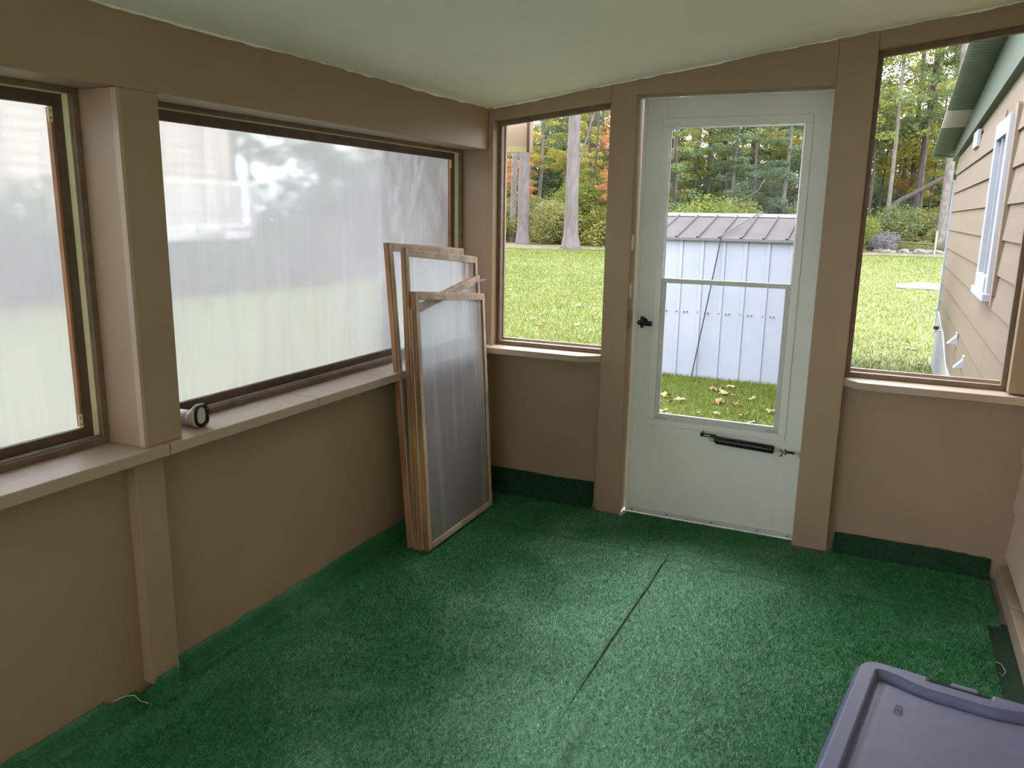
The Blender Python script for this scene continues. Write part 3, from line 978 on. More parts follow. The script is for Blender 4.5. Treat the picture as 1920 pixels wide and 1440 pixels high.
# wall side first
storm_frame('storm_frame', (0.030, -0.83, 0.010), 0.0, 0.64, 1.355, 1.29, 0.030, 0.052, ('weathered_wood', 'orange_wood'), 'rearmost leaning frame with bare orange wood edge, resting on the sill', skew=-0.035, seed=1)
storm_frame('storm_frame', (0.0635, -0.835, 0.010), 0.0, 0.64, 1.335, 1.265, 0.026, 0.028, ('weathered_wood', 'raw_wood_edge'), 'tall leaning frame with crinkled plastic, second from the window wall', skew=-0.012, seed=2)
slant = storm_frame('storm_frame', (0.092, -0.838, 0.010), 0.0, 0.635, 1.085, 1.185, 0.024, 0.042, ('weathered_wood', 'raw_wood_edge'), 'short leaning frame with slanted top rail, sandwiched behind the outermost frame', skew=-0.005, seed=3)
storm_frame('storm_frame', (0.119, -0.832, 0.010), -0.02, 0.655, 1.155, 1.095, 0.028, 0.053, ('weathered_wood', 'raw_wood_edge'), 'outermost short leaning frame with full sheet of cloudy plastic', skew=0.0, seed=4)
# torn curl of film on the slanted frame
vs, fs = [], []
for i in range(13):
    t = i / 12
    for j in range(4):
        s = j / 3
        vs.append((0.070 + 0.02 * s + 0.006 * math.sin(t * 7), -0.36 + 0.165 * t + 0.01 * s, 1.135 + 0.028 * t + 0.018 * s + 0.006 * math.sin(t * 9 + s * 2)))
for i in range(12):
    for j in range(3):
        fs.append((i * 4 + j, i * 4 + 4 + j, i * 4 + 5 + j, i * 4 + 1 + j))

raw('torn_film', vs, fs, 'loose_film', slant, True)

# ------------------------------------------------------------------ vacuum brush nozzle on the sill
NZ = empty('brush_nozzle', (-0.06, -1.89, ZS))
az = math.radians(2)
Tn = Matrix.Translation((-0.050, -1.897, ZS + 0.030)) @ Matrix.Rotation(az, 4, 'Z')


def oval_ring(x, ry, rz, zoff=0.0, n=28, p=2.0):
    out = []
    for k in range(n):
        t = 2 * math.pi * k / n
        c, s = math.cos(t), math.sin(t)
        out.append(Tn @ Vector((x, ry * math.copysign(abs(c) ** (2 / p), c), zoff + rz * math.copysign(abs(s) ** (2 / p), s))))
    return out


def loft(rings, cap0=True, cap1=True):
    mb = MB()
    n = len(rings[0])
    vs = [v for r in rings for v in r]
    fs = []
    for i in range(len(rings) - 1):
        for k in range(n):
            a, b = i * n + k, i * n + (k + 1) % n
            fs.append((a, b, b + n, a + n))
    if cap0:
        fs.append(tuple(range(n - 1, -1, -1)))
    if cap1:
        e = (len(rings) - 1) * n
        fs.append(tuple(e + k for k in range(n)))
    mb.add(vs, fs)
    return mb


loft([oval_ring(-0.125, 0.0195, 0.0195, -0.004), oval_ring(-0.120, 0.0215, 0.0215, -0.004), oval_ring(-0.045, 0.0225, 0.0225, -0.003), oval_ring(-0.03, 0.0225, 0.0225, -0.003)]).build('tube', 'white_plastic', NZ, True)
loft([oval_ring(-0.031, 0.0235, 0.0235, -0.003), oval_ring(-0.018, 0.027, 0.030, 0.001), oval_ring(0.0, 0.030, 0.037, 0.0075, p=2.4), oval_ring(0.008, 0.030, 0.038, 0.008, p=2.6), oval_ring(0.008, 0.019, 0.026, 0.008, p=2.6), oval_ring(0.006, 0.018, 0.025, 0.008, p=2.6)]).build('head', 'white_plastic', NZ, True)
loft([oval_ring(0.008, 0.026, 0.034, 0.008, p=2.6), oval_ring(0.012, 0.026, 0.034, 0.008, p=2.6), oval_ring(0.012, 0.018, 0.026, 0.008, p=2.6)], False, False).build('bristle_base', 'black_plastic', NZ)
mb = MB()
for rr in range(3):
    for k in range(46):
        t = 2 * math.pi * (k + 0.5 * rr) / 46
        c, s = math.cos(t), math.sin(t)
        ry, rz = 0.0262 - rr * 0.0022, 0.0342 - rr * 0.0022
        y = ry * math.copysign(abs(c) ** 0.77, c)
        z = 0.008 + rz * math.copysign(abs(s) ** 0.77, s)
        p0 = Tn @ Vector((0.010, y, z)); p1 = Tn @ Vector((0.020, y * 1.05, 0.008 + (z - 0.008) * 1.05))
        mb.tube([p0, p1], 0.0011, 4)
bro = mb.build('bristles', 'black_plastic', NZ)
bro['kind'] = 'stuff'
tag(NZ, 'white vacuum brush nozzle with black bristles lying on the window sill', 'nozzle')

# ------------------------------------------------------------------ storage bin
BN = empty('storage_bin', (2.085, -1.915, 0.006))
BN.rotation_euler = (0, 0, math.radians(-8))
bpy.context.view_layer.update()
LX, LY, RC = 0.232, 0.335, 0.055     # half sizes of the lid (x, y), corner radius
HB = 0.36


def sd(x, y, hx, hy, r):
    qx, qy = abs(x) - hx + r, abs(y) - hy + r
    return math.hypot(max(qx, 0), max(qy, 0)) + min(max(qx, qy), 0) - r


def sm(a, b, t):
    t = max(0, min(1, (t - a) / (b - a)))
    return t * t * (3 - 2 * t)


def lid_h(x, y):
    d = -sd(x, y, LX, LY, RC)             # distance in from the edge
    end = LY - abs(y)                      # distance from the short ends
    bul = math.exp(-(x / 0.115) ** 4) * sm(0.16, 0.03, end)
    inner = 0.050 + 0.038 * bul
    z = 0.0
    z -= 0.014 * (1 - sm(0.0, 0.012, d))   # rounded rim
    g = sm(inner - 0.004, inner + 0.005, d)
    z -= 0.021 * g
    z += 0.004 * sm(inner + 0.012, inner + 0.03, d)
    # latch pocket at the short ends
    pocket = (1 - sm(0.062, 0.070, abs(x))) * (1 - sm(0.028, 0.036, end)) * sm(0.003, 0.008, end)
    z -= 0.034 * pocket
    return z


nx, ny = 110, 150
vs, fs = [], []
for i in range(nx + 1):
    for j in range(ny + 1):
        a, b = (i / nx * 2 - 1), (j / ny * 2 - 1)
        x, y = a * LX, b * LY
        # squeeze the grid's outline to the rounded rectangle
        d = sd(x, y, LX, LY, RC)
        if d > 0:
            cx, cy = math.copysign(LX - RC, x), math.copysign(LY - RC, y)
            v = Vector((x - cx, y - cy)).normalized() * RC
            x, y = cx + v.x, cy + v.y
        vs.append((x, y, HB + lid_h(x, y)))
for i in range(nx):
    for j in range(ny):
        q = i * (ny + 1) + j
        fs.append((q, q + ny + 1, q + ny + 2, q + 1))
lid = raw('lid', vs, fs, 'bin_grey', None, True)
lid.parent = BN
# skirt of the lid and body


def rrect(hx, hy, r, z, n=8):
    out = []
    for cx, cy, a0 in ((hx - r, hy - r, 0), (-hx + r, hy - r, 90), (-hx + r, -hy + r, 180), (hx - r, -hy + r, 270)):
        for k in range(n + 1):
            t = math.radians(a0 + 90 * k / n)
            out.append(Vector((cx + r * math.cos(t), cy + r * math.sin(t), z)))
    return out


o = loft([rrect(LX, LY, RC, HB - 0.0135), rrect(LX + 0.002, LY + 0.002, RC, HB - 0.022), rrect(LX + 0.002, LY + 0.002, RC, HB - 0.036), rrect(LX - 0.002, LY - 0.002, RC, HB - 0.036)], False, False).build('lid_skirt', 'bin_grey', None, True)
o.parent = lid
o = MB().box(-0.02, 0.04, LY - 0.014, LY + 0.006, HB - 0.03, HB - 0.006).build('latch', 'bin_grey', None, bevel=0.003); o.parent = lid
o = loft([rrect(LX - 0.05, LY - 0.055, 0.04, 0.0), rrect(LX - 0.045, LY - 0.05, 0.045, 0.01), rrect(LX - 0.018, LY - 0.02, 0.05, HB - 0.06), rrect(LX - 0.006, LY - 0.006, 0.054, HB - 0.055), rrect(LX - 0.006, LY - 0.006, 0.054, HB - 0.037)], True, False).build('body', 'bin_body', None, True)
o.parent = BN
# moulded recycling-size mark on the lid panel
mk = MB()
for a, b in (((-0.013, -0.008), (0.013, -0.008)), ((0.013, -0.008), (0.013, 0.008)), ((0.013, 0.008), (-0.013, 0.008)), ((-0.013, 0.008), (-0.013, -0.008)), ((-0.005, -0.008), (-0.005, 0.008)), ((0.004, -0.004), (0.010, 0.004))):
    mk.tube([(-0.115 + a[1], 0.155 + a[0], HB - 0.0125), (-0.115 + b[1], 0.155 + b[0], HB - 0.0125)], 0.0011, 5)
o = mk.build('moulded_mark', 'bin_grey', None); o.parent = lid
tag(BN, 'grey plastic storage bin with recessed lid on the green carpet', 'bin')

# ================================================================== outside
# ------------------------------------------------------------------ lawn
def gz(x, y):
    d = math.hypot(x, y)
    k = min(1, max(0, (d - 6) / 10))
    return ZG + 0.07 * k * noise.noise((x * 0.12, y * 0.12, 2.0)) + max(0, y - 42) * 0.012 + 0.0


vs, fs = [], []
NXL, NYL = 110, 130
for i in range(NXL + 1):
    for j in range(NYL + 1):
        x = -62 + 100 * i / NXL
        y = -40 + 150 * j / NYL
        vs.append((x, y, gz(x, y)))
for i in range(NXL):
    for j in range(NYL):
        q = i * (NYL + 1) + j
        fs.append((q, q + NYL + 1, q + NYL + 2, q + 1))
lawn = raw('lawn', vs, fs, 'lawn_soil', None, True)
tag(lawn, 'mown green lawn around the porch reaching the woods', 'lawn', kind='structure')
# forest floor
vs, fs = [], []
for i in range(61):
    x = -62 + 100 * i / 60
    yed = 34.6 + 0.35 * (x + 14) + 1.2 * noise.noise((x * 0.3, 0, 0)) if x < 8 else 45
    yed = max(32.5, min(47.5, yed))
    for j in range(16):
        y = lerp(yed, 108, (j / 15) ** 1.4)
        vs.append((x, y, gz(x, y) + 0.02 + 0.02 * min(j, 3)))
for i in range(60):
    for j in range(15):
        q = i * 16 + j
        fs.append((q, q + 16, q + 17, q + 1))
ff = raw('forest_ground', vs, fs, 'needle_litter', None, True)
tag(ff, 'brown needle-strewn ground under the trees beyond the lawn', 'ground', kind='structure')

# grass blades
rnd = random.Random(11)
vs, fs = [], []


def blade(x, y, h, w):
    z = gz(x, y)
    a = rnd.uniform(0, 6.283)
    dx, dy = math.cos(a) * w, math.sin(a) * w
    lx, ly = rnd.uniform(-1, 1) * h * 0.8, rnd.uniform(-1, 1) * h * 0.8
    m = len(vs)
    vs.extend([(x - dx, y - dy, z - 0.005), (x + dx, y + dy, z - 0.005), (x + lx, y + ly, z + h)])
    fs.append((m, m + 1, m + 2))


for i in range(34000):
    blade(rnd.uniform(-1.2, 1.9), rnd.uniform(2.2, 5.24), rnd.uniform(0.025, 0.055), rnd.uniform(0.002, 0.0045))
for k0, k1, ymin, n in ((-0.58, -0.27, 2.6, 90000), (-0.06, 0.12, 2.0, 36000)):
    for i in range(n):
        y = ymin + 42 * rnd.random() ** 2.1
        d = y - CAMPOS.y
        x = CAMPOS.x + rnd.uniform(k0, k1) * d
        if x > XH - 0.02 and y < 8.2:
            continue
        blade(x, y, rnd.uniform(0.025, 0.055) * (1 + y * 0.012), rnd.uniform(0.002, 0.0045) * (1 + y * 0.09))
go = raw('grass', vs, fs, 'lawn_blade')
tag(go, 'short green grass blades of the lawn outside the porch', 'grass', kind='stuff')

# fallen leaves
lf = []
for q in range(3):
    r2 = random.Random(50 + q)
    n = 7
    vs = [(0, 0, 0.012)]
    for k in range(n * 2):
        t = 2 * math.pi * k / (n * 2)
        r = (0.045 if k % 2 == 0 else 0.026) * r2.uniform(0.8, 1.15)
        vs.append((r * math.cos(t) * 1.2, r * math.sin(t), r2.uniform(0.0, 0.03)))
    fs = [(0, 1 + k, 1 + (k + 1) % (n * 2)) for k in range(n * 2)]
    me = bpy.data.meshes.new('fallen_leaf')
    me.from_pydata(vs, [], fs)
    me.materials.append(MATS['fallen_leaf_brown' if q < 1 else 'fallen_leaf_pale'])
    lf.append(me)
rl = random.Random(23)
spots = [(rl.uniform(-0.3, 1.05), rl.uniform(3.2, 5.1)) for _ in range(26)] + [(rl.uniform(1.9, 2.42), rl.uniform(3.0, 9)) for _ in range(14)] + [(CAMPOS.x - rl.uniform(0.33, 0.5) * (y + 3.68), y) for y in [rl.uniform(4, 14) for _ in range(22)]]
for i, (x, y) in enumerate(spots):
    q = 0 if rl.random() < 0.45 else rl.choice((1, 2))
    o = bpy.data.objects.new('fallen_leaf', lf[q])
    COL.objects.link(o)
    o.location = (x, y, gz(x, y) + 0.022)
    o.rotation_euler = (rl.uniform(-0.3, 0.3), rl.uniform(-0.3, 0.3), rl.uniform(0, 6.28))
    s = rl.uniform(0.75, 1.4)
    o.scale = (s, s, s)
    if q == 0:
        tag(o, 'curled brown dry leaf fallen on the green lawn', 'leaf', 'brown fallen leaves on the lawn')
    else:
        tag(o, 'pale tan dry leaf fallen on the green lawn', 'leaf', 'pale fallen leaves on the lawn')

# ------------------------------------------------------------------ metal shed
SH = empty('metal_shed', (0.23, 6.3, ZG))
tag(SH, 'low white ribbed metal shed with pinkish grey roof on the lawn', 'shed')
sx0, sx1, sy0, sy1 = -0.98, 1.50, 5.25, 7.35
ze, zr = 1.265, 1.50
pitch = 0.2335
# wall panels, each with its own standing rib


def wall_panel(xa, xb, y, z0, z1, out):
    r = 0.013
    seg = [(xa, y), (xa + 0.010, y + out * r), (xa + 0.048, y + out * r), (xa + 0.058, y), (xb, y)]
    vs = [(x, yy, z0) for x, yy in seg] + [(x, yy, z1) for x, yy in seg]
    n = len(seg)
    return raw('wall_panel', vs, [(i, i + 1, n + i + 1, n + i) for i in range(n - 1)], 'shed_wall', SH)


x = sx0
while x < sx1 - 0.01:
    xb = min(x + pitch, sx1)
    o = wall_panel(x, xb, sy0, ZG - 0.05, ze, -1)
    o = wall_panel(x, xb, sy1, ZG - 0.05, ze, 1)
    # screws in pairs
    for zz in (0.44,):
        for q in (0.021, 0.10, 0.135):
            MB().tube([(x + q, sy0 - 0.02, zz + rl.uniform(-0.008, 0.008)), (x + q, sy0 - 0.001, zz)], 0.007, 6).build('screw', 'screw_dark', SH)
    x += pitch
for xx, s in ((sx0, -1), (sx1, 1)):
    MB().prism([(sy0, ZG - 0.05), (sy1, ZG - 0.05), (sy1, ze), ((sy0 + sy1) / 2, zr - 0.01), (sy0, ze)], xx - 0.006, xx + 0.006, 'x').build('gable_wall', 'shed_wall', SH)
ym = (sy0 + sy1) / 2
ov = 0.05
x = sx0 - 0.04
while x < sx1 + 0.03:
    xb = min(x + pitch, sx1 + 0.04)
    for (ya, yb) in ((sy0 - ov, ym), (sy1 + ov, ym)):
        r = 0.02
        za, zb = ze - 0.012, zr
        seg = [(x, 0), (x + 0.004, r), (x + 0.022, r), (x + 0.028, 0), (xb, 0)]
        vs = [(a, ya, za + h) for a, h in seg] + [(a, yb, zb + h) for a, h in seg]
        n = len(seg)
        raw('roof_panel', vs, [(i, i + 1, n + i + 1, n + i) for i in range(n - 1)], 'shed_roof', SH)
    x += pitch
MB().prism([(ym - 0.09, zr - 0.012), (ym, zr + 0.03), (ym + 0.09, zr - 0.012), (ym, zr + 0.012)], sx0 - 0.05, sx1 + 0.05, 'x').build('ridge_cap', 'shed_ridge', SH)
MB().prism([(sy0 - ov - 0.006, ze - 0.034), (sy0 - ov + 0.004, ze - 0.034), (sy0 - ov + 0.004, ze - 0.004), (sy0 - ov - 0.006, ze - 0.004)], sx0 - 0.04, sx1 + 0.04, 'x').build('eave_trim', 'shed_ridge', SH)
cd = MB().tube([(0.42, ym, zr + 0.045), (0.33, 5.9, ze + 0.19), (0.24, 5.5, ze + 0.09), (0.185, sy0 - ov - 0.02, ze + 0.015), (0.18, sy0 - 0.06, ze - 0.05), (0.08, sy0 - 0.07, 0.5), (-0.035, sy0 - 0.08, ZG)], 0.007, 6).build('tie_down_cord', 'dark_cord')
tag(cd, 'thin dark cord tied down over the shed roof to the grass', 'cord')

# ------------------------------------------------------------------ house wall outside
HS = empty('house', (XH, 4.0, ZG))
tag(HS, 'tan lap sided house with white window and green eave beside the porch', 'house')
ye = 7.55


def ztop(y):
    return 2.42 - 0.0355 * (y - 2.25)


hb = MB().prism([(0.135, -0.02), (ye, -0.02), (ye, ztop(ye)), (0.135, ztop(0.135) + 0.3)], XH + 0.022, XH + 0.12, 'x').build('wall_core', 'siding_paint', HS)
zl = 0.10
wy0, wy1, wz0, wz1 = 2.22, 3.0, 1.015, 2.14
while zl < 2.45:
    za, zb = zl, zl + 0.225

    def lap(ya, yb):
        MB().prism([(XH - 0.004, za), (XH + 0.025, za), (XH + 0.025, zb), (XH + 0.014, zb)], ya, yb, 'y').build('siding_board', 'siding_paint', HS)
    yfar = ye
    if zb > ztop(ye):
        yfar = min(ye, 2.25 + (2.42 - zb) / 0.0355 + 0.6)
    if zb > wz0 and za < wz1:
        lap(0.136, wy0 - 0.012)
        lap(wy1 + 0.004, yfar)
    else:
        # boards butt at staggered joints
        j = 1.6 + (zl * 7.3) % 3.2
        lap(0.136, j - 0.002)
        lap(j + 0.002, yfar)
    zl += 0.213
box('foundation', XH + 0.03, XH + 0.13, 0.14, ye, ZG - 0.1, 0.10, 'foundation', HS)
# warped white flashing at the far foot of the wall
MB().prism([(4.4, 0.06), (5.2, 0.10), (6.4, 0.30), (ye, 0.40), (ye, ZG), (4.4, ZG)], XH - 0.012, XH + 0.02, 'x').build('skirt_panel', 'foundation', HS)
box('corner_board', XH - 0.018, XH + 0.06, ye - 0.08, ye + 0.012, ZG + 0.5, ztop(ye) - 0.27, 'house_white', HS)
# window
hw = empty('window', (XH, 2.65, 1.0)); hw.parent = HS; hw.matrix_parent_inverse = HS.matrix_basis.inverted()
box('frame', XH - 0.035, XH + 0.02, wy0, wy0 + 0.10, wz0, wz1, 'house_white', hw, 0.003)
box('frame', XH - 0.035, XH + 0.02, wy1 - 0.10, wy1, wz0, wz1, 'house_white', hw, 0.003)
box('frame', XH - 0.035, XH + 0.02, wy0 + 0.10, wy1 - 0.10, wz1 - 0.11, wz1, 'house_white', hw, 0.003)
box('frame', XH - 0.045, XH + 0.02, wy0 + 0.10, wy1 - 0.10, wz0, wz0 + 0.12, 'house_white', hw, 0.003)
box('sash', XH - 0.02, XH + 0.01, wy0 + 0.44, wy0 + 0.47, wz0 + 0.12, wz1 - 0.11, 'house_white', hw)
box('sash', XH - 0.012, XH + 0.01, wy0 + 0.2, wy0 + 0.23, wz0 + 0.12, wz1 - 0.11, 'house_white', hw)
box('pane', XH - 0.004, XH + 0.012, wy0 + 0.1, wy1 - 0.1, wz0 + 0.12, wz1 - 0.11, 'dark_glass', hw)
box('bottom_lip', XH - 0.055, XH - 0.01, wy0 - 0.02, wy1 + 0.02, wz0 - 0.03, wz0 + 0.02, 'house_white', hw, 0.004)
box('side_casing', XH - 0.012, XH + 0.02, wy0 - 0.10, wy0 - 0.006, wz0 - 0.05, wz1 + 0.05, 'stop_brown', HS)
box('casing_strip', XH - 0.016, XH + 0.012, wy0 - 0.16, wy0 - 0.10, wz0 + 0.02, wz1 + 0.03, 'siding_paint', HS)
# louvre vent, dryer hoods, tap
box('wall_vent', XH - 0.02, XH + 0.01, 4.78, 5.22, 2.14, 2.29, 'house_white', HS, 0.004)


def hood(y, z, s, nm):
    o = MB().prism([(z - 0.05 * s, XH), (z + 0.06 * s, XH), (z - 0.05 * s, XH - 0.10 * s)], y - 0.06 * s, y + 0.06 * s, 'y', Matrix(((0, 0, 1, 0), (0, 1, 0, 0), (1, 0, 0, 0), (0, 0, 0, 1)))).build(nm, 'house_white', HS, bevel=0.003)
    box('hood_back', XH - 0.008, XH + 0.005, y - 0.075 * s, y + 0.075 * s, z - 0.07 * s, z + 0.09 * s, 'house_white', o)


hood(4.38, 0.45, 0.75, 'vent_hood')
hood(3.48, 0.38, 0.7, 'vent_hood')
tp = MB().tube([(XH, 6.45, 0.27), (XH - 0.07, 6.45, 0.27), (XH - 0.09, 6.45, 0.23)], 0.012, 8).build('tap', 'steel', HS)
MB().tube([(XH - 0.06, 6.45, 0.285), (XH - 0.06, 6.45, 0.32)], [0.025, 0.03], 8).build('tap_wheel', 'dark_cord', tp)
# green rafter under the eave
MB().prism([(0.15, ztop(0.15)), (ye + 0.5, ztop(ye + 0.5)), (ye + 0.5, ztop(ye + 0.5) + 0.11), (0.15, 3.0)], XH - 0.03, XH + 0.10, 'x').build('eave_beam', 'green_beam', HS)
# corrugated eave sheet in three lengths, ridges running across the overhang


def zsheet(y):
    return 2.765 - 0.0846 * (y - 3.18)


def corr(ya, yb, mt, dz):
    n = max(6, int((yb - ya) / 0.076 * 8))
    vs, fs = [], []
    for i in range(n + 1):
        y = lerp(ya, yb, i / n)
        h = 0.010 * math.cos(2 * math.pi * y / 0.076)
        for x, d in ((2.215, -0.01), (XH + 0.12, 0.0)):
            vs.append((x, y, zsheet(y) + h + d + dz))
    for i in range(n):
        fs.append((2 * i, 2 * i + 2, 2 * i + 3, 2 * i + 1))
    o = raw('eave_sheet', vs, fs, mt, HS, True)
    so = o.modifiers.new('thick', 'SOLIDIFY'); so.thickness = 0.003


corr(0.5, 5.6, 'green_sheet', 0.0)
corr(5.57, 6.57, 'white_sheet', 0.004)
corr(6.54, 8.37, 'green_sheet', 0.0)
box('eave_end_bar', 2.21, XH + 0.1, 8.34, 8.40, zsheet(8.37) - 0.045, zsheet(8.37) - 0.012, 'green_beam', HS)

# eave return of the porch, hanging outside the corner window
EV = empty('porch_eave', (-0.2, 0.3, 1.8))
tag(EV, 'tan eave board with pale lower edge hanging outside the corner window', 'eave')
box('fascia', -0.45, 0.078, 0.29, 0.312, 1.835, 2.02, 'eave_paint', EV)
box('fascia_edge', 0.078, 0.094, 0.285, 0.33, 1.805, 2.02, 'stop_brown', EV)
box('lower_edge', -0.45, 0.078, 0.288, 0.345, 1.808, 1.835, 'cream_strip', EV)
box('bracket_arm', -0.45, -0.40, 0.132, 0.29, 1.9, 1.96, 'eave_paint', EV)

# ------------------------------------------------------------------ woods
def trunk_mesh(h, r, flare, bend, seed, segs=14, n=11):
    mb = MB()
    pts, rad = [], []
    for i in range(segs + 1):
        t = (i / segs) ** 1.5
        z = t * h
        pts.append((bend * t * h * 0.06 + 0.05 * noise.noise((seed, t * 3, 0)), 0.05 * noise.noise((seed + 9, t * 3, 0)), z - 0.15))
        rad.append(r * (1 - 0.45 * t) + flare * r * math.exp(-z / (0.22 * (1 + r * 3))))
    mb.tube(pts, rad, n)
    return mb


def leaf_cloud(rnd, blobs, n, size):
    """blobs: (cx, cy, cz, rx, ry, rz)"""
    vs, fs = [], []
    vol = [b[3] * b[4] * b[5] for b in blobs]
    tot = sum(vol)
    for b, v in zip(blobs, vol):
        for i in range(int(n * v / tot)):
            while True:
                p = Vector((rnd.uniform(-1, 1), rnd.uniform(-1, 1), rnd.uniform(-1, 1)))
                if 0.15 < p.length < 1:
                    break
            p = p.normalized() * (p.length ** 0.55)
            c = Vector((b[0] + p.x * b[3], b[1] + p.y * b[4], b[2] + p.z * b[5]))
            s = size * rnd.uniform(0.6, 1.3)
            a = Vector((rnd.gauss(0, 1), rnd.gauss(0, 1), rnd.gauss(0, 0.5))).normalized()
            d = a.cross(Vector((rnd.gauss(0, 1), rnd.gauss(0, 1), rnd.gauss(0, 1)))).normalized()
            m = len(vs)
            vs += [tuple(c - a * s), tuple(c + d * s * 0.45), tuple(c + a * s), tuple(c - d * s * 0.45)]
            fs.append((m, m + 1, m + 2, m + 3))
    return vs, fs


def mesh_of(name, vs, fs, mt):
    me = bpy.data.meshes.new(name)
    me.from_pydata(vs, [], fs)
    me.materials.append(MATS[mt])
    return me


# prototypes of crowns: a layered understorey crown, a feathery tall crown, a low shrub
CROWN = {}
for q in range(4):
    r2 = random.Random(100 + q)
    bl = []
    for k in range(34):
        z = r2.uniform(1.0, 7.4)
        rr = 1.9 * (1 - abs(z - 3.6) / 6.5)
        a = r2.uniform(0, 6.28)
        d = rr * r2.uniform(0.3, 1)
        bl.append((d * math.cos(a), d * math.sin(a), z, r2.uniform(0.4, 0.85), r2.uniform(0.4, 0.85), r2.uniform(0.14, 0.36)))
    CROWN['mid%d' % q] = leaf_cloud(r2, bl, 5200, 0.088)
for q in range(3):
    r2 = random.Random(200 + q)
    bl = []
    for k in range(34):
        z = r2.uniform(5.0, 15)
        rr = 2.6 * (1 - max(0, z - 8) / 12)
        a = r2.uniform(0, 6.28)
        d = rr * r2.uniform(0.3, 1)
        bl.append((d * math.cos(a), d * math.sin(a), z, r2.uniform(0.5, 1.1), r2.uniform(0.5, 1.1), r2.uniform(0.18, 0.42)))
    CROWN['tall%d' % q] = leaf_cloud(r2, bl, 4200, 0.125)
for q in range(3):
    r2 = random.Random(300 + q)
    bl = [(r2.uniform(-0.8, 0.8), r2.uniform(-0.6, 0.6), r2.uniform(0.35, 1.25), r2.uniform(0.5, 0.8), r2.uniform(0.5, 0.8), r2.uniform(0.35, 0.6)) for k in range(8)]
    CROWN['shrub%d' % q] = leaf_cloud(r2, bl, 4200, 0.048)
CM = {}


def crown_mesh(key, mt):
    if (key, mt) not in CM:
        CM[(key, mt)] = mesh_of('crown', *CROWN[key], mt)
    return CM[(key, mt)]


TM = {}


def tree(name, x, y, h, r, bark, crown, leaf, label, group, scale=1.0, bend=0.0, flare=0.5, zoff=0.0, ckz=1.0):
    o = empty(name, (x, y, gz(x, y)))
    key = (round(h), round(r, 2), round(bend, 1), bark, flare)
    if key not in TM:
        t = trunk_mesh(h, r, flare, bend, len(TM) * 3.1).build('trunk', bark, None, True)
        TM[key] = t.data
        t.parent = o
    else:
        t = bpy.data.objects.new('trunk', TM[key]); COL.objects.link(t); t.parent = o
    if crown:
        c = bpy.data.objects.new('crown', crown_mesh(crown, leaf))
        COL.objects.link(c)
        c.parent = o
        c.scale = (scale, scale, scale * ckz)
        c.location = (bend * h * 0.03, 0, zoff)
        c.rotation_euler = (0, 0, (x * 3.7 + y * 1.3) % 6.28)
        c['kind'] = 'stuff'
    tag(o, label, 'tree', group)
    return o


rt = random.Random(77)
# the marked trunks
tree('pine_tree', -13.4, 36.0, 17, 0.37, 'pine_bark', 'tall0', 'leaf_dark', 'thick grey pine trunk with flared foot at the lawn edge', None, flare=0.75, scale=1.1, zoff=4)
tree('pine_tree', -17.05, 38.0, 17, 0.33, 'pine_bark', 'tall1', 'leaf_dark', 'grey pine trunk below the eave board, beside the thin pale trunk', None, flare=0.7, scale=1.1, zoff=4)
tree('pale_tree', -18.7, 40.0, 14, 0.19, 'pale_bark', 'tall2', 'leaf_lime', 'thin pale tree trunk beside the grey pine', None, zoff=4, bend=0.4)
tree('dark_tree', -18.2, 52.0, 16, 0.36, 'dark_bark', 'tall1', 'leaf_yellow', 'dark trunk behind the thick grey pine', None, zoff=3)
tree('oak_tree', 2.86, 50.0, 16, 0.22, 'dark_bark', 'tall1', 'leaf_green', 'dark curving trunk standing by the fallen log in the woods', None, bend=0.3, zoff=1.5)
tree('oak_tree', 4.25, 46.5, 15, 0.26, 'pale_bark', 'tall2', 'leaf_green', 'pale grey trunk at the house corner in the woods', None, zoff=3)
tree('birch_tree', 1.42, 48.0, 14, 0.13, 'pale_bark', 'tall0', 'leaf_lime', 'slender pale trunk behind the lavender bush', None, zoff=1)
tree('dark_tree', -8.45, 50.0, 15, 0.19, 'dark_bark', 'tall2', 'leaf_yellow', 'dark trunk rising behind the shed ridge', None, zoff=2)
tree('dark_tree', -5.4, 51.0, 15, 0.23, 'dark_bark', 'tall0', 'leaf_yellow', 'leaning dark trunk with yellow leaves behind the shed', None, bend=0.5, zoff=1)

LBL = {'leaf_green': ('green leaved tree in the woods behind the lawn', 'green leaved trees'), 'leaf_dark': ('dark evergreen tree deep in the woods', 'dark evergreen trees'),
       'leaf_yellow': ('yellow leaved autumn tree in the woods', 'yellow autumn trees'), 'leaf_red': ('red leaved autumn maple in the woods', 'red maples'),
       'leaf_orange': ('orange leaved autumn tree in the woods', 'orange autumn trees'), 'leaf_lime': ('lime green leaved young tree in the woods', 'lime green trees')}
NMX = {'leaf_green': 'green_tree', 'leaf_dark': 'evergreen_tree', 'leaf_yellow': 'yellow_tree', 'leaf_red': 'red_maple', 'leaf_orange': 'orange_tree', 'leaf_lime': 'young_tree'}


def put(x, y, leaf, kind=None, scale=1.0, zoff=0.0, bark=None, r=None, ckz=1.0):
    kind = kind or 'mid%d' % rt.randrange(4)
    h = 9 if kind.startswith('mid') else 16
    tree(NMX[leaf], x, y, h, r or rt.choice((0.09, 0.12, 0.15)), bark or rt.choice(('dark_bark', 'dark_bark', 'pale_bark')), kind, leaf, LBL[leaf][0], LBL[leaf][1], scale=scale, bend=rt.choice((-0.5, 0, 0.5)), zoff=zoff, ckz=ckz)


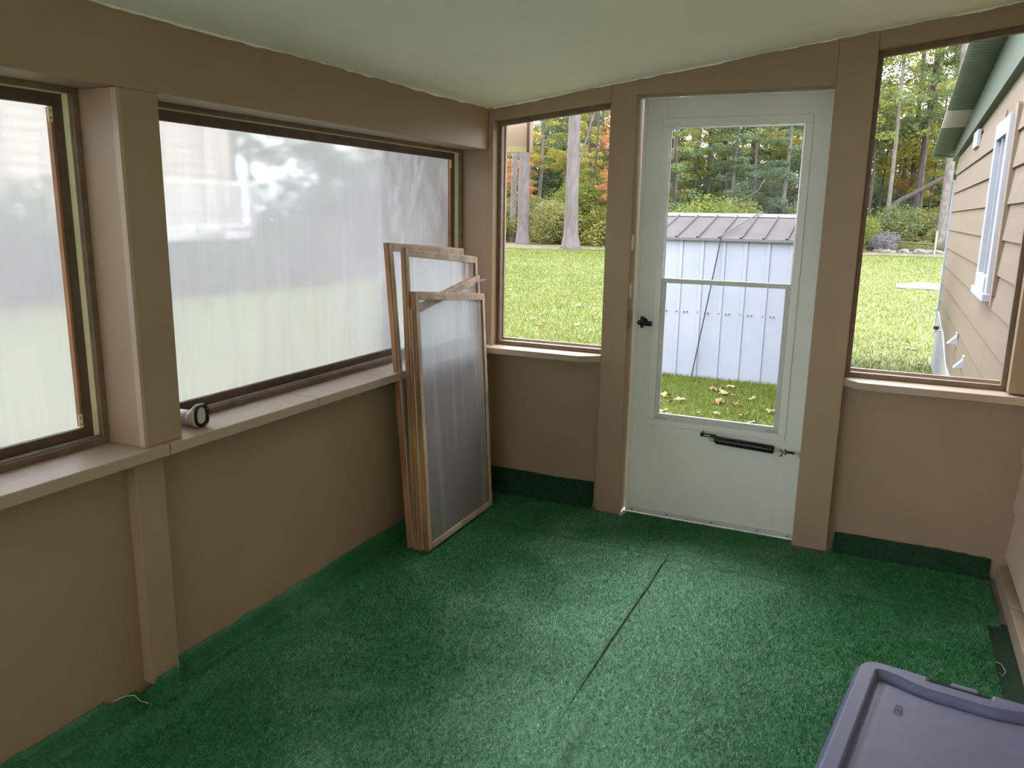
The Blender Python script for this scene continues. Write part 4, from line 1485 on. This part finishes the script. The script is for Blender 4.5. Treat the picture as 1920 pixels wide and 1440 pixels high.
# autumn colour seen through the corner window
for x, y, lfk, s, zo in ((-19.8, 43, 'leaf_red', 0.75, 0.6), (-20.6, 45, 'leaf_orange', 0.8, 0.4), (-17.6, 47, 'leaf_yellow', 0.8, 1.0), (-12.6, 41, 'leaf_red', 0.7, 2.0), (-13.8, 46, 'leaf_red', 0.75, 2.6), (-15.6, 45, 'leaf_yellow', 0.85, 0.2),
                         (-16.0, 50, 'leaf_orange', 0.8, 3.4), (-11.8, 44, 'leaf_yellow', 0.7, 1.4), (-14.8, 43, 'leaf_lime', 0.7, -0.6), (-18.6, 49, 'leaf_yellow', 0.95, 3.6), (-11.4, 48, 'leaf_orange', 0.6, 1.0),
                         (-9.9, 44, 'leaf_green', 0.9, 0.4), (-8.6, 47, 'leaf_green', 1.0, 0.8), (-7.0, 45, 'leaf_dark', 0.9, 0.5), (-6.0, 48, 'leaf_green', 1.0, 0.8), (-4.2, 46, 'leaf_dark', 0.9, 0.6), (-2.6, 47, 'leaf_green', 0.9, 0.6),
                         (-10.2, 50, 'leaf_red', 0.6, 4.2), (-4.6, 49, 'leaf_yellow', 0.8, 4.4), (-3.4, 50, 'leaf_orange', 0.6, 4.6), (-2.6, 52, 'leaf_yellow', 0.9, 3.2), (-7.6, 49, 'leaf_yellow', 0.7, 4.2), (-9.4, 46, 'leaf_lime', 0.8, 3.2),
                         (0.4, 50, 'leaf_green', 0.9, 5.0), (2.2, 53, 'leaf_orange', 0.7, 2.6), (3.6, 52, 'leaf_yellow', 0.7, 0.6), (0.8, 53, 'leaf_yellow', 0.8, 3.4), (4.4, 51, 'leaf_green', 0.9, 4.8), (1.8, 56, 'leaf_green', 1.0, 4.0), (5.6, 54, 'leaf_green', 1.0, 1.5),
                         (3.2, 49, 'leaf_green', 0.7, 6.4), (-19.6, 46, 'leaf_yellow', 0.75, 3.8), (-18.9, 49, 'leaf_green', 0.9, 4.6), (-17.2, 54, 'leaf_green', 1.0, 4.5), (-14.2, 52, 'leaf_green', 0.9, 4.0), (-12.9, 55, 'leaf_yellow', 0.9, 5.0), (-0.6, 52, 'leaf_green', 1.0, 1.4)):
    put(x, y, lfk, scale=s, zoff=zo)
# deeper rows
for i in range(64):
    x = -40 + 50 * (i + rt.random()) / 64
    y = rt.uniform(54, 74)
    put(x, y, rt.choice(('leaf_green', 'leaf_green', 'leaf_dark', 'leaf_dark', 'leaf_lime', 'leaf_yellow')), scale=rt.uniform(1.0, 1.35), zoff=rt.uniform(-1, 2.0), r=rt.choice((0.12, 0.17, 0.22)))
for i in range(26):
    x = -36 + 46 * (i + rt.random()) / 26
    y = rt.uniform(50, 70)
    put(x, y, rt.choice(('leaf_green', 'leaf_dark', 'leaf_yellow', 'leaf_green')), 'tall%d' % rt.randrange(3), scale=rt.uniform(0.9, 1.15), zoff=rt.uniform(-1.5, 1.5), r=rt.choice((0.18, 0.24, 0.3)))
# undergrowth shrubs along the wood's edge


def shrub(x, y, s, leaf, label, group, nm='shrub', q=None, sz=1.0):
    o = bpy.data.objects.new(nm, crown_mesh('shrub%d' % (rt.randrange(3) if q is None else q), leaf))
    COL.objects.link(o)
    o.location = (x, y, gz(x, y) - 0.1)
    o.scale = (s, s, s * sz)
    o.rotation_euler = (0, 0, rt.uniform(0, 6.28))
    return tag(o, label, 'shrub', group)


for i in range(70):
    x = -34 + 42 * (i + rt.random()) / 70
    y = 39.5 + 0.33 * (x + 14) * (1 if x > -14 else 0.3) + rt.uniform(0, 4.5)
    y = min(y, 52)
    lk = rt.choice(('leaf_lime', 'leaf_green', 'leaf_weed', 'leaf_lime', 'leaf_yellow'))
    nm = {'leaf_lime': 'bright lime shrub', 'leaf_green': 'mid green shrub', 'leaf_weed': 'straw coloured weedy shrub', 'leaf_yellow': 'yellowing shrub'}[lk]
    shrub(x, y, rt.uniform(1.0, 1.9), lk, nm + ' at the edge of the woods', nm + 's')
for i in range(26):
    x = -36 + 46 * (i + rt.random()) / 26
    shrub(x, rt.uniform(54, 62), rt.uniform(2.6, 3.4), rt.choice(('leaf_green', 'leaf_dark')), 'tall thicket shrub filling the depth of the woods', 'thicket shrubs deep in the woods', 'thicket_shrub', sz=1.25)
shrub(-15.2, 41.0, 2.3, 'leaf_lime', 'large lime bush between the two grey pines', None, 'lime_bush')
shrub(-12.0, 40.0, 1.9, 'leaf_weed', 'large olive bush beside the thick grey pine', None, 'olive_bush')
shrub(-7.9, 36.0, 2.0, 'leaf_lime', 'rounded lime bush showing over the shed roof', None, 'lime_bush')
shrub(1.35, 44.2, 0.85, 'leaf_aster', 'lavender flowering bush behind the low stone wall', None, 'flowering_bush', sz=0.9)
for i in range(9):
    shrub(0.2 + i * 0.55, 44.5 + rt.uniform(-0.6, 2.4), rt.uniform(0.45, 0.8), 'leaf_weed', 'low straw coloured weeds along the stone wall', 'weeds along the stone wall', 'weed_clump', sz=0.75)
tag(MB().tube([(-15.75, 41.5, ZG - 0.1), (-15.45, 41.5, 2.4), (-15.1, 41.5, 4.4), (-14.3, 41.5, 7.2)], [0.10, 0.08, 0.065, 0.04], 8).build('leaning_sapling', 'pale_bark'), 'thin pale leaning sapling between the two grey pines', 'sapling')
tag(MB().tube([(-6.55, 44.0, 2.3), (-5.9, 44.0, 2.55), (-5.3, 44.0, 2.95), (-4.95, 44.0, 3.6)], [0.015, 0.02, 0.024, 0.028], 6).build('dead_branch', 'pale_bark'), 'bare pale dead branch curving among leaves above the shed', 'branch')
# stones
rs = random.Random(5)


def rock(x, y, s, label, group):
    bm = bmesh.new()
    bmesh.ops.create_icosphere(bm, subdivisions=2, radius=1)
    k = rs.uniform(0, 50)
    for v in bm.verts:
        v.co *= 1 + 0.35 * noise.noise(v.co * 1.3 + Vector((k, 0, 0)))
        v.co = Vector((v.co.x * s * 1.35, v.co.y * s, v.co.z * s * 0.7))
    me = bpy.data.meshes.new('field_stone')
    bm.to_mesh(me); bm.free()
    me.materials.append(MATS['grey_rock'])
    o = bpy.data.objects.new('field_stone', me); COL.objects.link(o)
    o.location = (x, y, gz(x, y) + s * 0.3)
    return tag(o, label, 'stone', group)


for i in range(11):
    rock(0.3 + i * 0.42 + rs.uniform(-0.1, 0.1), 43.6 + rs.uniform(-0.3, 0.3), rs.uniform(0.16, 0.3), 'grey field stone in the low wall behind the far lawn', 'field stones of the low wall')
for x, y, s in ((-10.6, 38.5, 0.35), (-10.0, 38.9, 0.4), (-10.3, 39.1, 0.3), (-19.4, 39.6, 0.3)):
    rock(x, y, s, 'grey field stone among shrubs near the pine trunks', 'field stones near the pines')
tag(MB().tube([(3.87, 43.3, ZG - 0.1), (3.88, 43.3, 0.95)], 0.045, 8).build('fence_post', 'post_wood'), 'pale wooden fence post at the low stone wall', 'post')
tag(MB().tube([(0.1, 44.0, gz(0, 44) + 0.55), (2.0, 44.0, gz(0, 44) + 0.58), (3.85, 43.4, gz(0, 44) + 0.52)], 0.04, 8).build('fence_rail', 'dark_bark'), 'dark weathered rail lying along the low stone wall', 'rail')
tag(MB().tube([(-11.2, 40.0, ZG - 0.1), (-10.95, 40.0, 1.7)], [0.07, 0.05], 8).build('dead_snag', 'pale_bark'), 'short pale dead snag beside the field stones', 'snag')
tag(MB().tube([(1.2, 48.4, 1.9), (2.0, 48.6, 2.55), (3.9, 48.8, 3.7), (5.2, 49, 4.5)], [0.16, 0.15, 0.13, 0.1], 9).build('fallen_log', 'dark_bark'), 'fallen dark log leaning slantwise among the trunks', 'log')
# pale sheet lying on the lawn
vs, fs = [], []
for i in range(17):
    for j in range(7):
        t, s = i / 16, j / 6
        x = 2.05 + 1.35 * t
        y = 19.9 + 1.6 * s - 0.3 * t
        z = gz(x, y) + 0.015 + 0.13 * math.sin(min(1, t * 1.3) * math.pi * 0.75) * math.sin(s * math.pi) + 0.02 * noise.noise((t * 6, s * 5, 0))
        vs.append((x, y, z))
for i in range(16):
    for j in range(6):
        q = i * 7 + j
        fs.append((q, q + 7, q + 8, q + 1))
o = raw('ground_tarp', vs, fs, 'pale_sheet', None, True)
so = o.modifiers.new('thick', 'SOLIDIFY'); so.thickness = 0.012
tag(o, 'pale tarp lying humped on the lawn near the house corner', 'tarp')

# ------------------------------------------------------------------ neighbour's place, seen through the milky plastic
NB = empty('neighbour_house', (-15.5, 9.5, ZG))
tag(NB, 'pale sided neighbouring house with raised deck, blurred behind plastic', 'house')
box('wall', -20, -15.0, 7.4, 13.7, ZG, 6.2, 'neighbour_siding', NB)
for i in range(22):
    zz = 0.9 + i * 0.24
    MB().prism([(-15.0, zz), (-14.96, zz), (-14.985, zz + 0.24), (-15.0, zz + 0.24)], 7.4, 13.7, 'y').build('siding_board', 'neighbour_siding', NB)
box('deck', -15.0, -13.4, 7.4, 13.0, 0.72, 0.92, 'neighbour_white', NB)
for zz in (1.0, 2.05):
    box('deck_rail', -13.5, -13.42, 7.4, 13.0, zz, zz + 0.09, 'neighbour_white', NB)
for i in range(24):
    y = 7.45 + i * 0.237
    box('baluster', -13.49, -13.43, y, y + 0.07, 1.09, 2.05, 'neighbour_white', NB)
box('deck_skirt', -14.9, -13.6, 7.4, 13.0, ZG, 0.72, 'neighbour_dark', NB)
MB().prism([(7.0, 6.2), (14.1, 6.2), (10.5, 8.2)], -20.4, -14.4, 'x').build('roof', 'neighbour_dark', NB)
box('window', -14.99, -14.93, 9.0, 10.0, 2.4, 3.7, 'dark_glass', NB)


def bush(x, y, s, sz, leaf, label, group=None):
    o = shrub(x, y, s, leaf, label, group, 'garden_bush', sz=sz)
    return o


# tall dark arborvitae mass and bushes, crowns on the same ground
for x, y, s, sz in ((-13.2, 14.6, 1.7, 1.05), (-13.0, 16.6, 2.1, 1.06), (-13.2, 18.8, 2.2, 0.92), (-12.6, 15.6, 1.6, 0.9), (-13.8, 20.6, 1.7, 0.8)):
    bush(x, y, s, sz, 'leaf_dark', 'tall dark evergreen bush beside the neighbouring house', 'dark garden bushes')
for x, y, s, sz in ((-11.8, 7.6, 1.0, 0.9), (-11.6, 9.3, 1.1, 0.85), (-11.5, 11.2, 1.15, 0.9), (-11.4, 12.9, 1.2, 0.9)):
    bush(x, y, s, sz, 'leaf_dark', 'low dark bush in front of the neighbouring deck', 'low bushes by the deck')
for x, y, s, sz in ((-13.5, 1.5, 1.9, 0.9), (-13.2, 4.0, 2.1, 0.85), (-13.8, -1.5, 2.0, 0.9), (-13.6, 6.2, 1.6, 0.95), (-14, -5, 2.2, 0.9), (-14, -9, 2.3, 0.9)):
    bush(x, y, s, sz, 'leaf_dark', 'dark hedge bush along the lawn past the plastic windows', 'hedge bushes along the side lawn')
for x, y in ((-17, 3.5), (-18, -2), (-21, 29), (-25, 36), (-21, -8), (-19, 18), (-22, 22), (-20, 24.5), (-24, 29), (-22.5, 17)):
    tree('yard_tree', x, y, 14, 0.2, 'dark_bark', 'tall%d' % rt.randrange(3), 'leaf_green', 'tall green yard tree beyond the side lawn', 'yard trees beyond the side lawn', scale=1.0, zoff=-1.5)
